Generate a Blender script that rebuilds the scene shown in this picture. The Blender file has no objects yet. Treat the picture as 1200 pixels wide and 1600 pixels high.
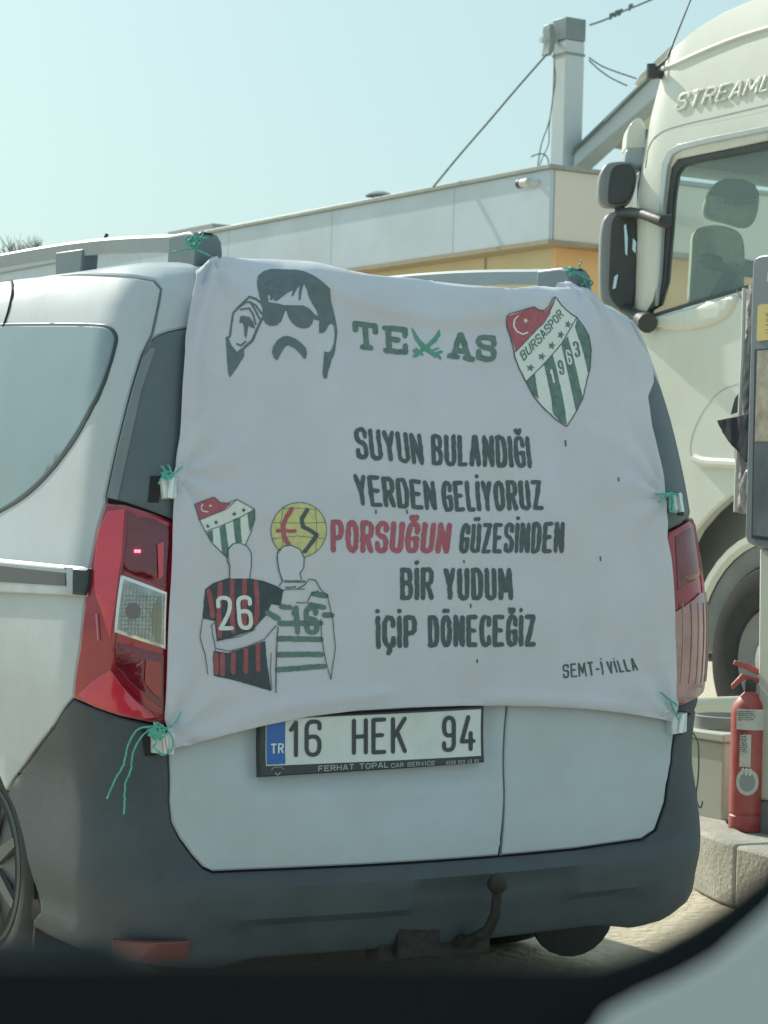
import bpy, math, random
import numpy as np
from mathutils import Vector, Matrix, noise
from mathutils.kdtree import KDTree
from mathutils.geometry import delaunay_2d_cdt

random.seed(7)
R = math.radians
SC = bpy.context.scene
COL = SC.collection

# ------------------------------------------------------------------ camera
F = 3530.0                       # focal length in pixels of the 1200 px wide frame
ROLL = R(1.5)
CAMZ = 1.27
PITCH = math.atan(12.5 / F)      # looking down a hair
YAW = R(31.8)                    # parked vehicles and buildings share this heading

cd = bpy.data.cameras.new('camera')
cam = bpy.data.objects.new('camera', cd)
COL.objects.link(cam)
cd.sensor_fit = 'HORIZONTAL'
cd.sensor_width = 36.0
cd.lens = F / 1200 * 36
cd.clip_start = 0.05
cd.clip_end = 3000
cd.dof.use_dof = True
cd.dof.focus_distance = 6.0
cd.dof.aperture_fstop = 16
fwd = np.array([0, math.cos(PITCH), -math.sin(PITCH)])
right0 = np.array([1.0, 0, 0])
up0 = np.cross(right0, fwd)
# the scene leans clockwise in the picture
right = right0 * math.cos(ROLL) + up0 * math.sin(ROLL)
up = up0 * math.cos(ROLL) - right0 * math.sin(ROLL)
CP = np.array([0, 0, CAMZ])
M = Matrix(((right[0], up[0], -fwd[0], 0), (right[1], up[1], -fwd[1], 0), (right[2], up[2], -fwd[2], CAMZ), (0, 0, 0, 1)))
cam.matrix_world = M
SC.camera = cam

# ------------------------------------------------------------------ frame of the parked vehicles
ux = np.array([math.cos(YAW), math.sin(YAW), 0])      # along the van's rear, to the right
wx = np.array([-math.sin(YAW), math.cos(YAW), 0])     # towards the van's front
OO = np.array([-0.50, 5.13, 0.0])

# ------------------------------------------------------------------ world and sun
sun_v = -0.09 * ux + 0.80 * wx + np.array([0, 0, 0.56])
sun_v /= np.linalg.norm(sun_v)
SUN_EL = math.asin(sun_v[2])
SUN_AZ = math.atan2(sun_v[0], sun_v[1])               # from +Y towards +X
wd = bpy.data.worlds.new('World')
SC.world = wd
wd.use_nodes = True
nt = wd.node_tree
nt.nodes.clear()
wo = nt.nodes.new('ShaderNodeOutputWorld')
bg = nt.nodes.new('ShaderNodeBackground')
sky = nt.nodes.new('ShaderNodeTexSky')
sky.sky_type = 'NISHITA'
sky.sun_disc = False
sky.sun_elevation = SUN_EL
sky.sun_rotation = SUN_AZ
sky.air_density = 1.0
sky.dust_density = 3.5
sky.ozone_density = 2.5
sky.altitude = 100
tint = nt.nodes.new('ShaderNodeMix')
tint.data_type = 'RGBA'
tint.blend_type = 'MULTIPLY'
tint.inputs[0].default_value = 1.0
tint.inputs[7].default_value = (0.82, 1.0, 0.90, 1)
nt.links.new(sky.outputs[0], tint.inputs[6])
veil = nt.nodes.new('ShaderNodeMix')     # even summer haze over the whole sky
veil.data_type = 'RGBA'
veil.inputs[0].default_value = 0.74
veil.inputs[7].default_value = (3.75, 5.15, 5.3, 1)
nt.links.new(tint.outputs[2], veil.inputs[6])
nt.links.new(veil.outputs[2], bg.inputs[0])
bg.inputs[1].default_value = 0.09
nt.links.new(bg.outputs[0], wo.inputs[0])
sl = bpy.data.lights.new('sun', 'SUN')
sl.energy = 2.8
sl.angle = R(0.55)
sl.color = (1.0, 0.95, 0.82)
so = bpy.data.objects.new('sun', sl)
COL.objects.link(so)
so.rotation_euler = Vector(sun_v).to_track_quat('Z', 'Y').to_euler()
SC.view_settings.view_transform = 'Standard'
SC.view_settings.look = 'None'
SC.view_settings.gamma = 1
SC.view_settings.use_curve_mapping = False
SC.view_settings.exposure = 0.75
SC.cycles.max_bounces = 8
SC.cycles.use_denoising = True


# ------------------------------------------------------------------ helpers: picture <-> place
def proj(P):
    d = P - CP
    z = d @ fwd
    return np.stack([600 + F * (d @ right) / z, 800 - F * (d @ up) / z], -1)


def ray(px, py):
    d = right * ((px - 600) / F) + up * ((800 - py) / F) + fwd
    return d


def uwz(U, W, Z):
    return OO + ux * U + wx * W + np.array([0, 0, Z])


def on_plane(px, py, p0, n):
    d = ray(px, py)
    t = ((p0 - CP) @ n) / (d @ n)
    return CP + d * t


def at_depth(px, py, Y):
    d = ray(px, py)
    return CP + d * (Y / d[1])


def at_z(px, py, z):
    d = ray(px, py)
    return CP + d * ((z - CAMZ) / d[2])


# ------------------------------------------------------------------ helpers: materials
def mat(name, col, rough=0.5, metal=0.0, var=0.08, scale=6.0, bump=0.0, bscale=60.0, coat=0.0, alpha=None, trans=0.0,
        emit=None, dirt=None, dirt_amt=0.0, dscale=3.0, spec=0.5, sheen=0.0):
    m = bpy.data.materials.new(name)
    m.use_nodes = True
    n = m.node_tree.nodes
    l = m.node_tree.links
    b = n['Principled BSDF']
    b.inputs['Roughness'].default_value = rough
    b.inputs['Metallic'].default_value = metal
    b.inputs['Specular IOR Level'].default_value = spec
    b.inputs['Coat Weight'].default_value = coat
    b.inputs['Coat Roughness'].default_value = 0.06
    b.inputs['Transmission Weight'].default_value = trans
    b.inputs['Sheen Weight'].default_value = sheen
    if alpha is not None:
        b.inputs['Alpha'].default_value = alpha
    tc = n.new('ShaderNodeNewGeometry')
    nz = n.new('ShaderNodeTexNoise')
    nz.inputs['Scale'].default_value = scale
    nz.inputs['Detail'].default_value = 6
    nz.inputs['Roughness'].default_value = 0.62
    l.new(tc.outputs['Position'], nz.inputs['Vector'])
    mr = n.new('ShaderNodeMapRange')
    mr.inputs[1].default_value = 0.3
    mr.inputs[2].default_value = 0.7
    mr.inputs[3].default_value = 1 - var
    mr.inputs[4].default_value = 1 + var
    l.new(nz.outputs[0], mr.inputs[0])
    mx = n.new('ShaderNodeVectorMath')
    mx.operation = 'SCALE'
    mx.inputs[0].default_value = col
    l.new(mr.outputs[0], mx.inputs['Scale'])
    out = mx.outputs[0]
    if dirt:
        n2 = n.new('ShaderNodeTexNoise')
        n2.inputs['Scale'].default_value = dscale
        n2.inputs['Detail'].default_value = 9
        n2.inputs['Roughness'].default_value = 0.7
        l.new(tc.outputs['Position'], n2.inputs['Vector'])
        m2 = n.new('ShaderNodeMapRange')
        m2.inputs[1].default_value = 0.42
        m2.inputs[2].default_value = 0.72
        m2.inputs[3].default_value = 0.0
        m2.inputs[4].default_value = dirt_amt
        l.new(n2.outputs[0], m2.inputs[0])
        mm = n.new('ShaderNodeMix')
        mm.data_type = 'RGBA'
        l.new(m2.outputs[0], mm.inputs[0])
        l.new(out, mm.inputs[6])
        mm.inputs[7].default_value = (*dirt, 1)
        out = mm.outputs[2]
        mr3 = n.new('ShaderNodeMapRange')
        mr3.inputs[1].default_value = 0.35
        mr3.inputs[2].default_value = 0.7
        mr3.inputs[3].default_value = rough
        mr3.inputs[4].default_value = min(1, rough + 0.25)
        l.new(n2.outputs[0], mr3.inputs[0])
        l.new(mr3.outputs[0], b.inputs['Roughness'])
    l.new(out, b.inputs['Base Color'])
    if bump:
        n3 = n.new('ShaderNodeTexNoise')
        n3.inputs['Scale'].default_value = bscale
        n3.inputs['Detail'].default_value = 4
        l.new(tc.outputs['Position'], n3.inputs['Vector'])
        bp = n.new('ShaderNodeBump')
        bp.inputs['Strength'].default_value = 1.0
        bp.inputs['Distance'].default_value = bump
        l.new(n3.outputs[0], bp.inputs['Height'])
        l.new(bp.outputs[0], b.inputs['Normal'])
    if emit:
        b.inputs['Emission Color'].default_value = (*emit[0], 1)
        b.inputs['Emission Strength'].default_value = emit[1]
    return m


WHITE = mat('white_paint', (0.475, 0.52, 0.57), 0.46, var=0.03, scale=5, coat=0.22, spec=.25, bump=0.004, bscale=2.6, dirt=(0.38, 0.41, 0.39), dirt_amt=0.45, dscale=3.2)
GAP = mat('dark_gap', (0.02, 0.02, 0.022), 0.8)
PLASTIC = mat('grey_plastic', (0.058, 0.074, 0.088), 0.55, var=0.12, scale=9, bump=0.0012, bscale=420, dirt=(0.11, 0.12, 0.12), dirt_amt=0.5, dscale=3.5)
BLACKPL = mat('black_plastic', (0.035, 0.042, 0.05), 0.38, var=0.1, bump=0.0003, bscale=300)
PILLAR = mat('pillar_plastic', (0.10, 0.13, 0.155), 0.34, var=0.08, dirt=(0.14, 0.15, 0.15), dirt_amt=0.3)
CLOTH = mat('banner_cloth', (0.595, 0.605, 0.69), 0.9, var=0.045, scale=4, bump=0.0007, bscale=700, dirt=(0.53, 0.50, 0.48), dirt_amt=0.35, dscale=5, sheen=0.2)
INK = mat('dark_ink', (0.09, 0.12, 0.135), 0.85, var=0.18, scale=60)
INKP = mat('portrait_ink', (0.135, 0.18, 0.20), 0.85, var=0.12, scale=60)
INKG = mat('green_ink', (0.11, 0.32, 0.26), 0.85, var=0.15, scale=60)
INKDG = mat('dark_green_ink', (0.13, 0.21, 0.195), 0.85, var=0.22, scale=60)
INKR = mat('red_ink', (0.42, 0.12, 0.16), 0.85, var=0.15, scale=60)
INKDR = mat('dark_red_ink', (0.33, 0.10, 0.12), 0.85, var=0.2, scale=60)
INKY = mat('yellow_ink', (0.60, 0.57, 0.27), 0.85, var=0.12, scale=60)
INKW = mat('white_ink', (0.70, 0.74, 0.72), 0.85, var=0.05, scale=60)
LAMPR = mat('red_lens', (0.32, 0.012, 0.03), 0.12, var=0.25, scale=9, coat=1.0, bump=0.002, bscale=14)
LAMPB = mat('bright_red_lens', (0.62, 0.035, 0.07), 0.15, var=0.1, scale=9, coat=1.0)
LAMPD = mat('deep_red_lens', (0.15, 0.008, 0.022), 0.10, var=0.25, scale=12, coat=1.0, bump=0.003, bscale=25)
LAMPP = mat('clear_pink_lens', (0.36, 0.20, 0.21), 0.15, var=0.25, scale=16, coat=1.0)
CHROME = mat('silver_trim', (0.72, 0.74, 0.74), 0.28, metal=0.9, var=0.05)
ALU = mat('dull_aluminium', (0.42, 0.44, 0.46), 0.42, metal=0.7, var=0.1, scale=12)
LAMPG = mat('reversing_glass', (0.33, 0.36, 0.36), 0.1, metal=0.3, var=0.3, scale=30, coat=1.0, bump=0.004, bscale=90)
TINT = mat('tinted_window_glass', (0.20, 0.28, 0.33), 0.12, var=0.05, spec=0.35)
RUBBER = mat('black_rubber', (0.028, 0.03, 0.033), 0.75, var=0.2, bump=0.001, bscale=90, dirt=(0.10, 0.095, 0.085), dirt_amt=0.4)
RIM = mat('wheel_rim_metal', (0.40, 0.42, 0.43), 0.4, metal=0.6, var=0.1)
STRING = mat('green_string', (0.10, 0.42, 0.34), 0.6, var=0.3, scale=90)
BRK = mat('white_bracket', (0.66, 0.70, 0.70), 0.4, var=0.08, scale=30)
PLATEW = mat('plate_white', (0.66, 0.70, 0.69), 0.4, var=0.05, scale=20, dirt=(0.5, 0.5, 0.45), dirt_amt=0.3, dscale=12)
PLATEB = mat('plate_blue', (0.03, 0.13, 0.42), 0.4)
RUST = mat('rusty_steel', (0.034, 0.032, 0.03), 0.7, metal=0.3, var=0.4, scale=40, bump=0.002, bscale=90)
TRUCKP = mat('cream_truck_paint', (0.67, 0.69, 0.63), 0.33, var=0.03, scale=2, coat=0.35, bump=0.0008, bscale=3, dirt=(0.44, 0.41, 0.31), dirt_amt=0.3, dscale=1.4)
TRUCKG = mat('grey_truck_plastic', (0.20, 0.22, 0.23), 0.5, var=0.1)
TRUCKD = mat('dark_truck_plastic', (0.045, 0.052, 0.058), 0.45, var=0.15, dirt=(0.12, 0.12, 0.11), dirt_amt=0.4)
SEAT = mat('tan_seat_fabric', (0.55, 0.57, 0.45), 0.9, var=0.12, scale=20)
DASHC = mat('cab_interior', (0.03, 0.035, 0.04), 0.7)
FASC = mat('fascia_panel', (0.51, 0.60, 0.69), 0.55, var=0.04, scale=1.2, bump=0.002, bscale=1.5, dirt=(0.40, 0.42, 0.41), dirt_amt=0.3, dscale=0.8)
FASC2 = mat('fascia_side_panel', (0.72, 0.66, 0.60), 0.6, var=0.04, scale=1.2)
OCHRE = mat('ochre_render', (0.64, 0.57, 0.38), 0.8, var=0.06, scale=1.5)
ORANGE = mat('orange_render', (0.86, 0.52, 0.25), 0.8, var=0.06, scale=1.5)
WALLG = mat('grey_wall', (0.40, 0.42, 0.42), 0.8, var=0.08, scale=1.0)
TRIMG = mat('grey_flashing', (0.33, 0.35, 0.33), 0.5, metal=0.3, var=0.1)
STEEL = mat('painted_steel', (0.58, 0.64, 0.67), 0.45, metal=0.1, var=0.07, scale=3, dirt=(0.3, 0.33, 0.33), dirt_amt=0.3)
STEELD = mat('dark_painted_steel', (0.22, 0.27, 0.28), 0.5, var=0.1)
CREAM = mat('cream_steel', (0.66, 0.62, 0.48), 0.55, var=0.06)
CABLE = mat('cable_rubber', (0.14, 0.18, 0.18), 0.7)
CONC = mat('concrete', (0.42, 0.41, 0.36), 0.9, var=0.18, scale=9, bump=0.006, bscale=60, dirt=(0.28, 0.28, 0.25), dirt_amt=0.5, dscale=6)
GROUND = mat('dusty_ground', (0.60, 0.53, 0.40), 0.95, var=0.16, scale=5, bump=0.02, bscale=22, dirt=(0.42, 0.37, 0.28), dirt_amt=0.7, dscale=5)
REDP = mat('faded_red_paint', (0.43, 0.065, 0.065), 0.38, var=0.14, scale=14, coat=0.3, dirt=(0.5, 0.25, 0.22), dirt_amt=0.35, dscale=10)
LABEL = mat('white_label', (0.62, 0.63, 0.58), 0.6, var=0.1, scale=40)
BINM = mat('bin_metal', (0.50, 0.52, 0.46), 0.6, var=0.08, scale=6, dirt=(0.35, 0.35, 0.3), dirt_amt=0.4)
PUMPG = mat('pump_grey', (0.20, 0.225, 0.24), 0.42, var=0.05, coat=0.2)
PUMPW = mat('pump_white', (0.60, 0.62, 0.54), 0.5, var=0.04, dirt=(0.42, 0.42, 0.36), dirt_amt=0.3)
YELL = mat('yellow_sticker', (0.72, 0.55, 0.20), 0.5, var=0.05)
FILM = mat('crumpled_film', (0.36, 0.33, 0.33), 0.35, var=0.3, scale=30, bump=0.012, bscale=30)
FLAP = mat('black_fabric', (0.035, 0.042, 0.048), 0.85, var=0.12)
NEARB = mat('near_black_trim', (0.007, 0.010, 0.012), 0.85, spec=.15)
NEARG = mat('near_grey_panel', (0.34, 0.40, 0.45), 0.6)
BARK = mat('bare_twigs', (0.20, 0.20, 0.17), 0.9)
REDGLINT = mat('red_glint_glow', (0.8, 0.05, 0.08), 0.3, emit=((1.0, 0.12, 0.18), 2.5))  # emission imitates a red glint on the lamp lens


def glass_mat(name, col, alpha, rough=0.03):
    m = bpy.data.materials.new(name)
    m.use_nodes = True
    n = m.node_tree.nodes
    l = m.node_tree.links
    n.remove(n['Principled BSDF'])
    t = n.new('ShaderNodeBsdfTransparent')
    t.inputs[0].default_value = (*col, 1)
    g = n.new('ShaderNodeBsdfGlossy')
    g.inputs['Roughness'].default_value = rough
    g.inputs['Color'].default_value = (0.8, 0.9, 0.9, 1)
    d = n.new('ShaderNodeBsdfDiffuse')
    d.inputs[0].default_value = (0.50, 0.66, 0.64, 1)
    fr = n.new('ShaderNodeFresnel')
    fr.inputs[0].default_value = 1.5
    a = n.new('ShaderNodeMixShader')
    l.new(fr.outputs[0], a.inputs[0])
    l.new(t.outputs[0], a.inputs[1])
    l.new(g.outputs[0], a.inputs[2])
    b = n.new('ShaderNodeMixShader')
    b.inputs[0].default_value = alpha
    l.new(a.outputs[0], b.inputs[1])
    l.new(d.outputs[0], b.inputs[2])
    l.new(b.outputs[0], n['Material Output'].inputs[0])
    return m


CABGLASS = glass_mat('cab_window_glass', (0.82, 0.93, 0.92), 0.22)


# ------------------------------------------------------------------ helpers: objects
def tag(o, label=None, cat=None, group=None, kind=None):
    if label: o['label'] = label
    if cat: o['category'] = cat
    if group: o['group'] = group
    if kind: o['kind'] = kind
    return o


def empty(name, loc=(0, 0, 0)):
    o = bpy.data.objects.new(name, None)
    o.location = loc
    o.empty_display_size = 0.1
    COL.objects.link(o)
    return o


def link(name, verts, faces, m, parent=None, smooth=True, ang=35, bevel=0.0, segs=2):
    me = bpy.data.meshes.new(name)
    V = np.asarray(verts, dtype=float)
    if parent is not None:
        off = np.array(parent_world(parent))
    else:
        off = V.mean(0)
        off[2] = V[:, 2].min()
    me.from_pydata((V - off).tolist(), [], faces)
    me.materials.append(m)
    me.validate()
    if smooth:
        me.polygons.foreach_set('use_smooth', [True] * len(me.polygons))
        me.set_sharp_from_angle(angle=R(ang))
    o = bpy.data.objects.new(name, me)
    COL.objects.link(o)
    if parent is not None:
        o.parent = parent
    else:
        o.location = off
    if bevel:
        b = o.modifiers.new('bevel', 'BEVEL')
        b.width = bevel
        b.segments = segs
        b.limit_method = 'ANGLE'
        b.angle_limit = R(40)
        b.harden_normals = False
    return o


def parent_world(p):
    loc = Vector((0, 0, 0))
    while p is not None:
        loc += p.location
        p = p.parent
    return loc


def join(parts):
    V, Fc = [], []
    for v, f in parts:
        k = len(V)
        V.extend([tuple(p) for p in v])
        Fc.extend([tuple(i + k for i in q) for q in f])
    return V, Fc


def box(U0, U1, W0, W1, Z0, Z1):
    v = [uwz(u, w, z) for z in (Z0, Z1) for (u, w) in ((U0, W0), (U1, W0), (U1, W1), (U0, W1))]
    return v, [(3, 2, 1, 0), (4, 5, 6, 7), (0, 1, 5, 4), (1, 2, 6, 5), (2, 3, 7, 6), (3, 0, 4, 7)]


def prism(pts3, ext):
    n = len(pts3)
    v = [np.array(p) for p in pts3] + [np.array(p) + np.array(ext) for p in pts3]
    f = [tuple(range(n)), tuple(range(2 * n - 1, n - 1, -1))]
    for i in range(n):
        j = (i + 1) % n
        f.append((j, i, i + n, j + n))
    return v, f


def tube(pts, r, seg=8, cap=True):
    P = [Vector(p) for p in pts]
    v, f = [], []
    T0 = (P[1] - P[0]).normalized()
    nrm = T0.orthogonal().normalized()
    for i, p in enumerate(P):
        a = P[max(0, i - 1)]
        b = P[min(len(P) - 1, i + 1)]
        T = (b - a)
        T = T.normalized() if T.length > 1e-9 else T0
        nrm = (nrm - T * nrm.dot(T))
        nrm = nrm.normalized() if nrm.length > 1e-6 else T.orthogonal().normalized()
        bn = T.cross(nrm)
        rr = r[i] if isinstance(r, (list, tuple)) else r
        for k in range(seg):
            t = 2 * math.pi * k / seg
            v.append(tuple(p + (nrm * math.cos(t) + bn * math.sin(t)) * rr))
    for i in range(len(P) - 1):
        for k in range(seg):
            k2 = (k + 1) % seg
            f.append((i * seg + k, i * seg + k2, (i + 1) * seg + k2, (i + 1) * seg + k))
    if cap:
        f.append(tuple(range(seg))[::-1])
        f.append(tuple((len(P) - 1) * seg + k for k in range(seg)))
    return v, f


def lathe(prof, c, axis, seg=40):
    """prof: (radius, height along axis)"""
    c = np.array(c, float)
    ax = np.array(axis, float)
    ax /= np.linalg.norm(ax)
    e1 = np.cross(ax, [0.123, 0.456, 0.88])
    e1 /= np.linalg.norm(e1)
    e2 = np.cross(ax, e1)
    v, f = [], []
    for (r, h) in prof:
        for k in range(seg):
            t = 2 * math.pi * k / seg
            v.append(c + ax * h + (e1 * math.cos(t) + e2 * math.sin(t)) * max(r, 1e-4))
    for i in range(len(prof) - 1):
        for k in range(seg):
            k2 = (k + 1) % seg
            f.append((i * seg + k, i * seg + k2, (i + 1) * seg + k2, (i + 1) * seg + k))
    return v, f


def catmull(pts, n=6, closed=False):
    P = [np.array(p, float) for p in pts]
    out = []
    N = len(P)
    rng = N if closed else N - 1
    for i in range(rng):
        if closed:
            p0, p1, p2, p3 = P[i - 1], P[i], P[(i + 1) % N], P[(i + 2) % N]
        else:
            p0, p1, p2, p3 = P[max(0, i - 1)], P[i], P[i + 1], P[min(N - 1, i + 2)]
        for k in range(n):
            t = k / n
            out.append(0.5 * ((2 * p1) + (-p0 + p2) * t + (2 * p0 - 5 * p1 + 4 * p2 - p3) * t * t + (-p0 + 3 * p1 - 3 * p2 + p3) * t ** 3))
    if not closed:
        out.append(P[-1])
    return out


def densify(poly, step):
    out = []
    n = len(poly)
    for i in range(n):
        a = np.array(poly[i], float)
        b = np.array(poly[(i + 1) % n], float)
        k = max(1, int(np.linalg.norm(b - a) / step))
        for j in range(k):
            out.append(a + (b - a) * j / k)
    return out


def area2(poly):
    s = 0
    for i in range(len(poly)):
        x0, y0 = poly[i]
        x1, y1 = poly[(i + 1) % len(poly)]
        s += x0 * y1 - x1 * y0
    return s / 2


def inset(poly, d):
    n = len(poly)
    s = 1 if area2(poly) > 0 else -1
    out = []
    for i in range(n):
        a, b, c = poly[i - 1], poly[i], poly[(i + 1) % n]
        t1 = (b - a) / (np.linalg.norm(b - a) + 1e-12)
        t2 = (c - b) / (np.linalg.norm(c - b) + 1e-12)
        n1 = np.array([-t1[1], t1[0]]) * s
        n2 = np.array([-t2[1], t2[0]]) * s
        m = n1 + n2
        L = np.linalg.norm(m)
        m = m / L if L > 1e-6 else n1
        k = min(1.6, 1 / max(0.5, float(m @ n1)))
        out.append(b + m * d * k)
    return out


def inside(pts, poly):
    pts = np.asarray(pts)
    x, y = pts[:, 0], pts[:, 1]
    c = np.zeros(len(pts), bool)
    P = np.asarray(poly)
    j = len(P) - 1
    for i in range(len(P)):
        xi, yi = P[i]
        xj, yj = P[j]
        if yi != yj:
            c ^= ((yi > y) != (yj > y)) & (x < (xj - xi) * (y - yi) / (yj - yi) + xi)
        j = i
    return c


# ------------------------------------------------------------------ curved surfaces
class Surf:
    """eval(a, b) -> world points; front-facing side has the outward normal"""

    def __init__(self, ev, ra, rb, na, nb, flip=1.0):
        self.ev = ev
        self.flip = flip
        self.ra, self.rb, self.na, self.nb = ra, rb, na, nb
        self.cache = {}

    def normal(self, a, b):
        e = 1e-3
        da = self.ev(a + e, b) - self.ev(a - e, b)
        db = self.ev(a, b + e) - self.ev(a, b - e)
        n = np.cross(da, db) * self.flip
        return n / (np.linalg.norm(n, axis=-1, keepdims=True) + 1e-12)

    def at(self, a, b, h=0.0):
        a = np.asarray(a, float)
        b = np.asarray(b, float)
        h = np.asarray(h, float)
        if h.ndim == 0: h = np.full(a.shape, float(h))
        return self.ev(a, b) + self.normal(a, b) * h[..., None]

    def grid(self, h):
        k = round(h * 50) / 50
        h = k
        if k not in self.cache:
            A, B = np.meshgrid(np.linspace(*self.ra, self.na), np.linspace(*self.rb, self.nb), indexing='ij')
            A = A.ravel()
            B = B.ravel()
            P = self.at(A, B, h)
            N = self.normal(A, B)
            ok = ((P - CP) * N).sum(-1) < 0
            A, B, Q = A[ok], B[ok], proj(P[ok])
            T = KDTree(len(Q))
            for i, (x, y) in enumerate(Q): T.insert((x, y, 0), i)
            T.balance()
            self.cache[k] = (A, B, T)
        return self.cache[k]

    def inv(self, px, h=0.0):
        px = np.atleast_2d(np.asarray(px, float))
        A, B, T = self.grid(h)
        j = np.array([T.find((x, y, 0))[1] for x, y in px])
        a, b = A[j].copy(), B[j].copy()
        e = 5e-4
        for _ in range(7):
            q = proj(self.at(a, b, h))
            ja = (proj(self.at(a + e, b, h)) - q) / e
            jb = (proj(self.at(a, b + e, h)) - q) / e
            r = px - q
            det = ja[:, 0] * jb[:, 1] - ja[:, 1] * jb[:, 0]
            det = np.where(abs(det) < 20000, np.where(det < 0, -20000, 20000), det)
            da = (r[:, 0] * jb[:, 1] - r[:, 1] * jb[:, 0]) / det
            db = (ja[:, 0] * r[:, 1] - ja[:, 1] * r[:, 0]) / det
            a += np.clip(da, -0.08, 0.08)
            b += np.clip(db, -0.08, 0.08)
        return np.stack([a, b], -1)

    def patch(self, name, ab, m, parent, h=0.0, hf=None, thick=0.01, bev=0.003, step=0.04, holes=(), smooth_ang=35, tagkw=None):
        """a panel whose outline is given in surface coordinates"""
        outer = densify(ab, step)
        loops = [outer]
        rings = []
        if bev:
            rings.append(inset([np.array(p) for p in outer], bev))
        hl = [densify(hh, step) for hh in holes]
        P, E, ring_id = [], [], []

        def add(loop, tagv):
            k = len(P)
            P.extend([Vector((float(p[0]), float(p[1]))) for p in loop])
            ring_id.extend([tagv] * len(loop))
            E.extend([(k + i, k + (i + 1) % len(loop)) for i in range(len(loop))])
        add(outer, 1)
        nout = len(outer)
        for r_ in rings: add(r_, 0)
        for h_ in hl: add(h_, 2)
        o = np.array([tuple(p) for p in outer])
        lo, hi = o.min(0), o.max(0)
        gx = np.arange(lo[0] + step / 2, hi[0], step)
        gy = np.arange(lo[1] + step / 2, hi[1], step)
        if len(gx) and len(gy):
            G = np.array([(x + (step / 2 if k % 2 else 0) + 1e-5 * math.sin(k * 3.3 + x * 991), y) for x in gx for k, y in enumerate(gy)])
            ok = inside(G, o)
            for h_ in hl: ok &= ~inside(G, h_)
            G = G[ok]
            if len(G) * len(o) < 6e7 and len(G):
                dm = np.full(len(G), 9.0)
                for i in range(0, len(o)):
                    dm = np.minimum(dm, ((G - o[i]) ** 2).sum(1))
                G = G[dm > (step * 0.45) ** 2]
            P.extend([Vector((float(x), float(y))) for x, y in G])
            ring_id.extend([0] * len(G))
        vs, es, fs, ov, oe, of = delaunay_2d_cdt(P, E, [list(range(nout))], 1, 1e-6)
        A = np.array([v.x for v in vs])
        B = np.array([v.y for v in vs])
        edge = np.zeros(len(vs), int)
        for i, lst in enumerate(ov):
            for j in lst:
                if ring_id[j]: edge[i] = ring_id[j]
        tri = [tuple(f) for f in fs]
        if hl:
            c = np.array([[A[list(t)].mean(), B[list(t)].mean()] for t in tri])
            keep = np.ones(len(tri), bool)
            for h_ in hl: keep &= ~inside(c, h_)
            tri = [t for t, k in zip(tri, keep) if k]
        H = np.full(len(vs), float(h))
        if hf is not None: H = H + hf(A, B)
        H = H - (edge > 0) * (bev * 0.8)
        V = self.at(A, B, H)
        # orientation
        if len(tri):
            t = tri[len(tri) // 2]
            n1 = np.cross(V[t[1]] - V[t[0]], V[t[2]] - V[t[0]])
            if n1 @ self.normal(A[t[0]:t[0] + 1], B[t[0]:t[0] + 1])[0] < 0:
                tri = [(a, c, b) for a, b, c in tri]
        # skirt
        cnt = {}
        for t in tri:
            for i in range(3):
                e = (t[i], t[(i + 1) % 3])
                cnt[e] = cnt.get(e, 0) + 1
        bound = [e for e in cnt if (e[1], e[0]) not in cnt]
        low = {}
        V = [tuple(p) for p in V]
        faces = list(tri)
        if thick:
            for e in bound:
                for i in e:
                    if i not in low:
                        low[i] = len(V)
                        V.append(tuple(self.at(A[i:i + 1], B[i:i + 1], H[i:i + 1] - thick)[0]))
                faces.append((e[1], e[0], low[e[0]], low[e[1]]))
        return link(name, V, faces, m, parent, True, smooth_ang)


# ------------------------------------------------------------------ stroke lettering (picture-plane outlines)
def sm(pts, it=2, closed=False):
    P = [np.array(p, float) for p in pts]
    for _ in range(it):
        Q = []
        n = len(P)
        if not closed: Q.append(P[0])
        for i in range(n if closed else n - 1):
            a, b = P[i], P[(i + 1) % n]
            Q += [a * .75 + b * .25, a * .25 + b * .75]
        if not closed: Q.append(P[-1])
        P = Q
    if closed: P.append(P[0])
    return [tuple(p) for p in P]


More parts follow.
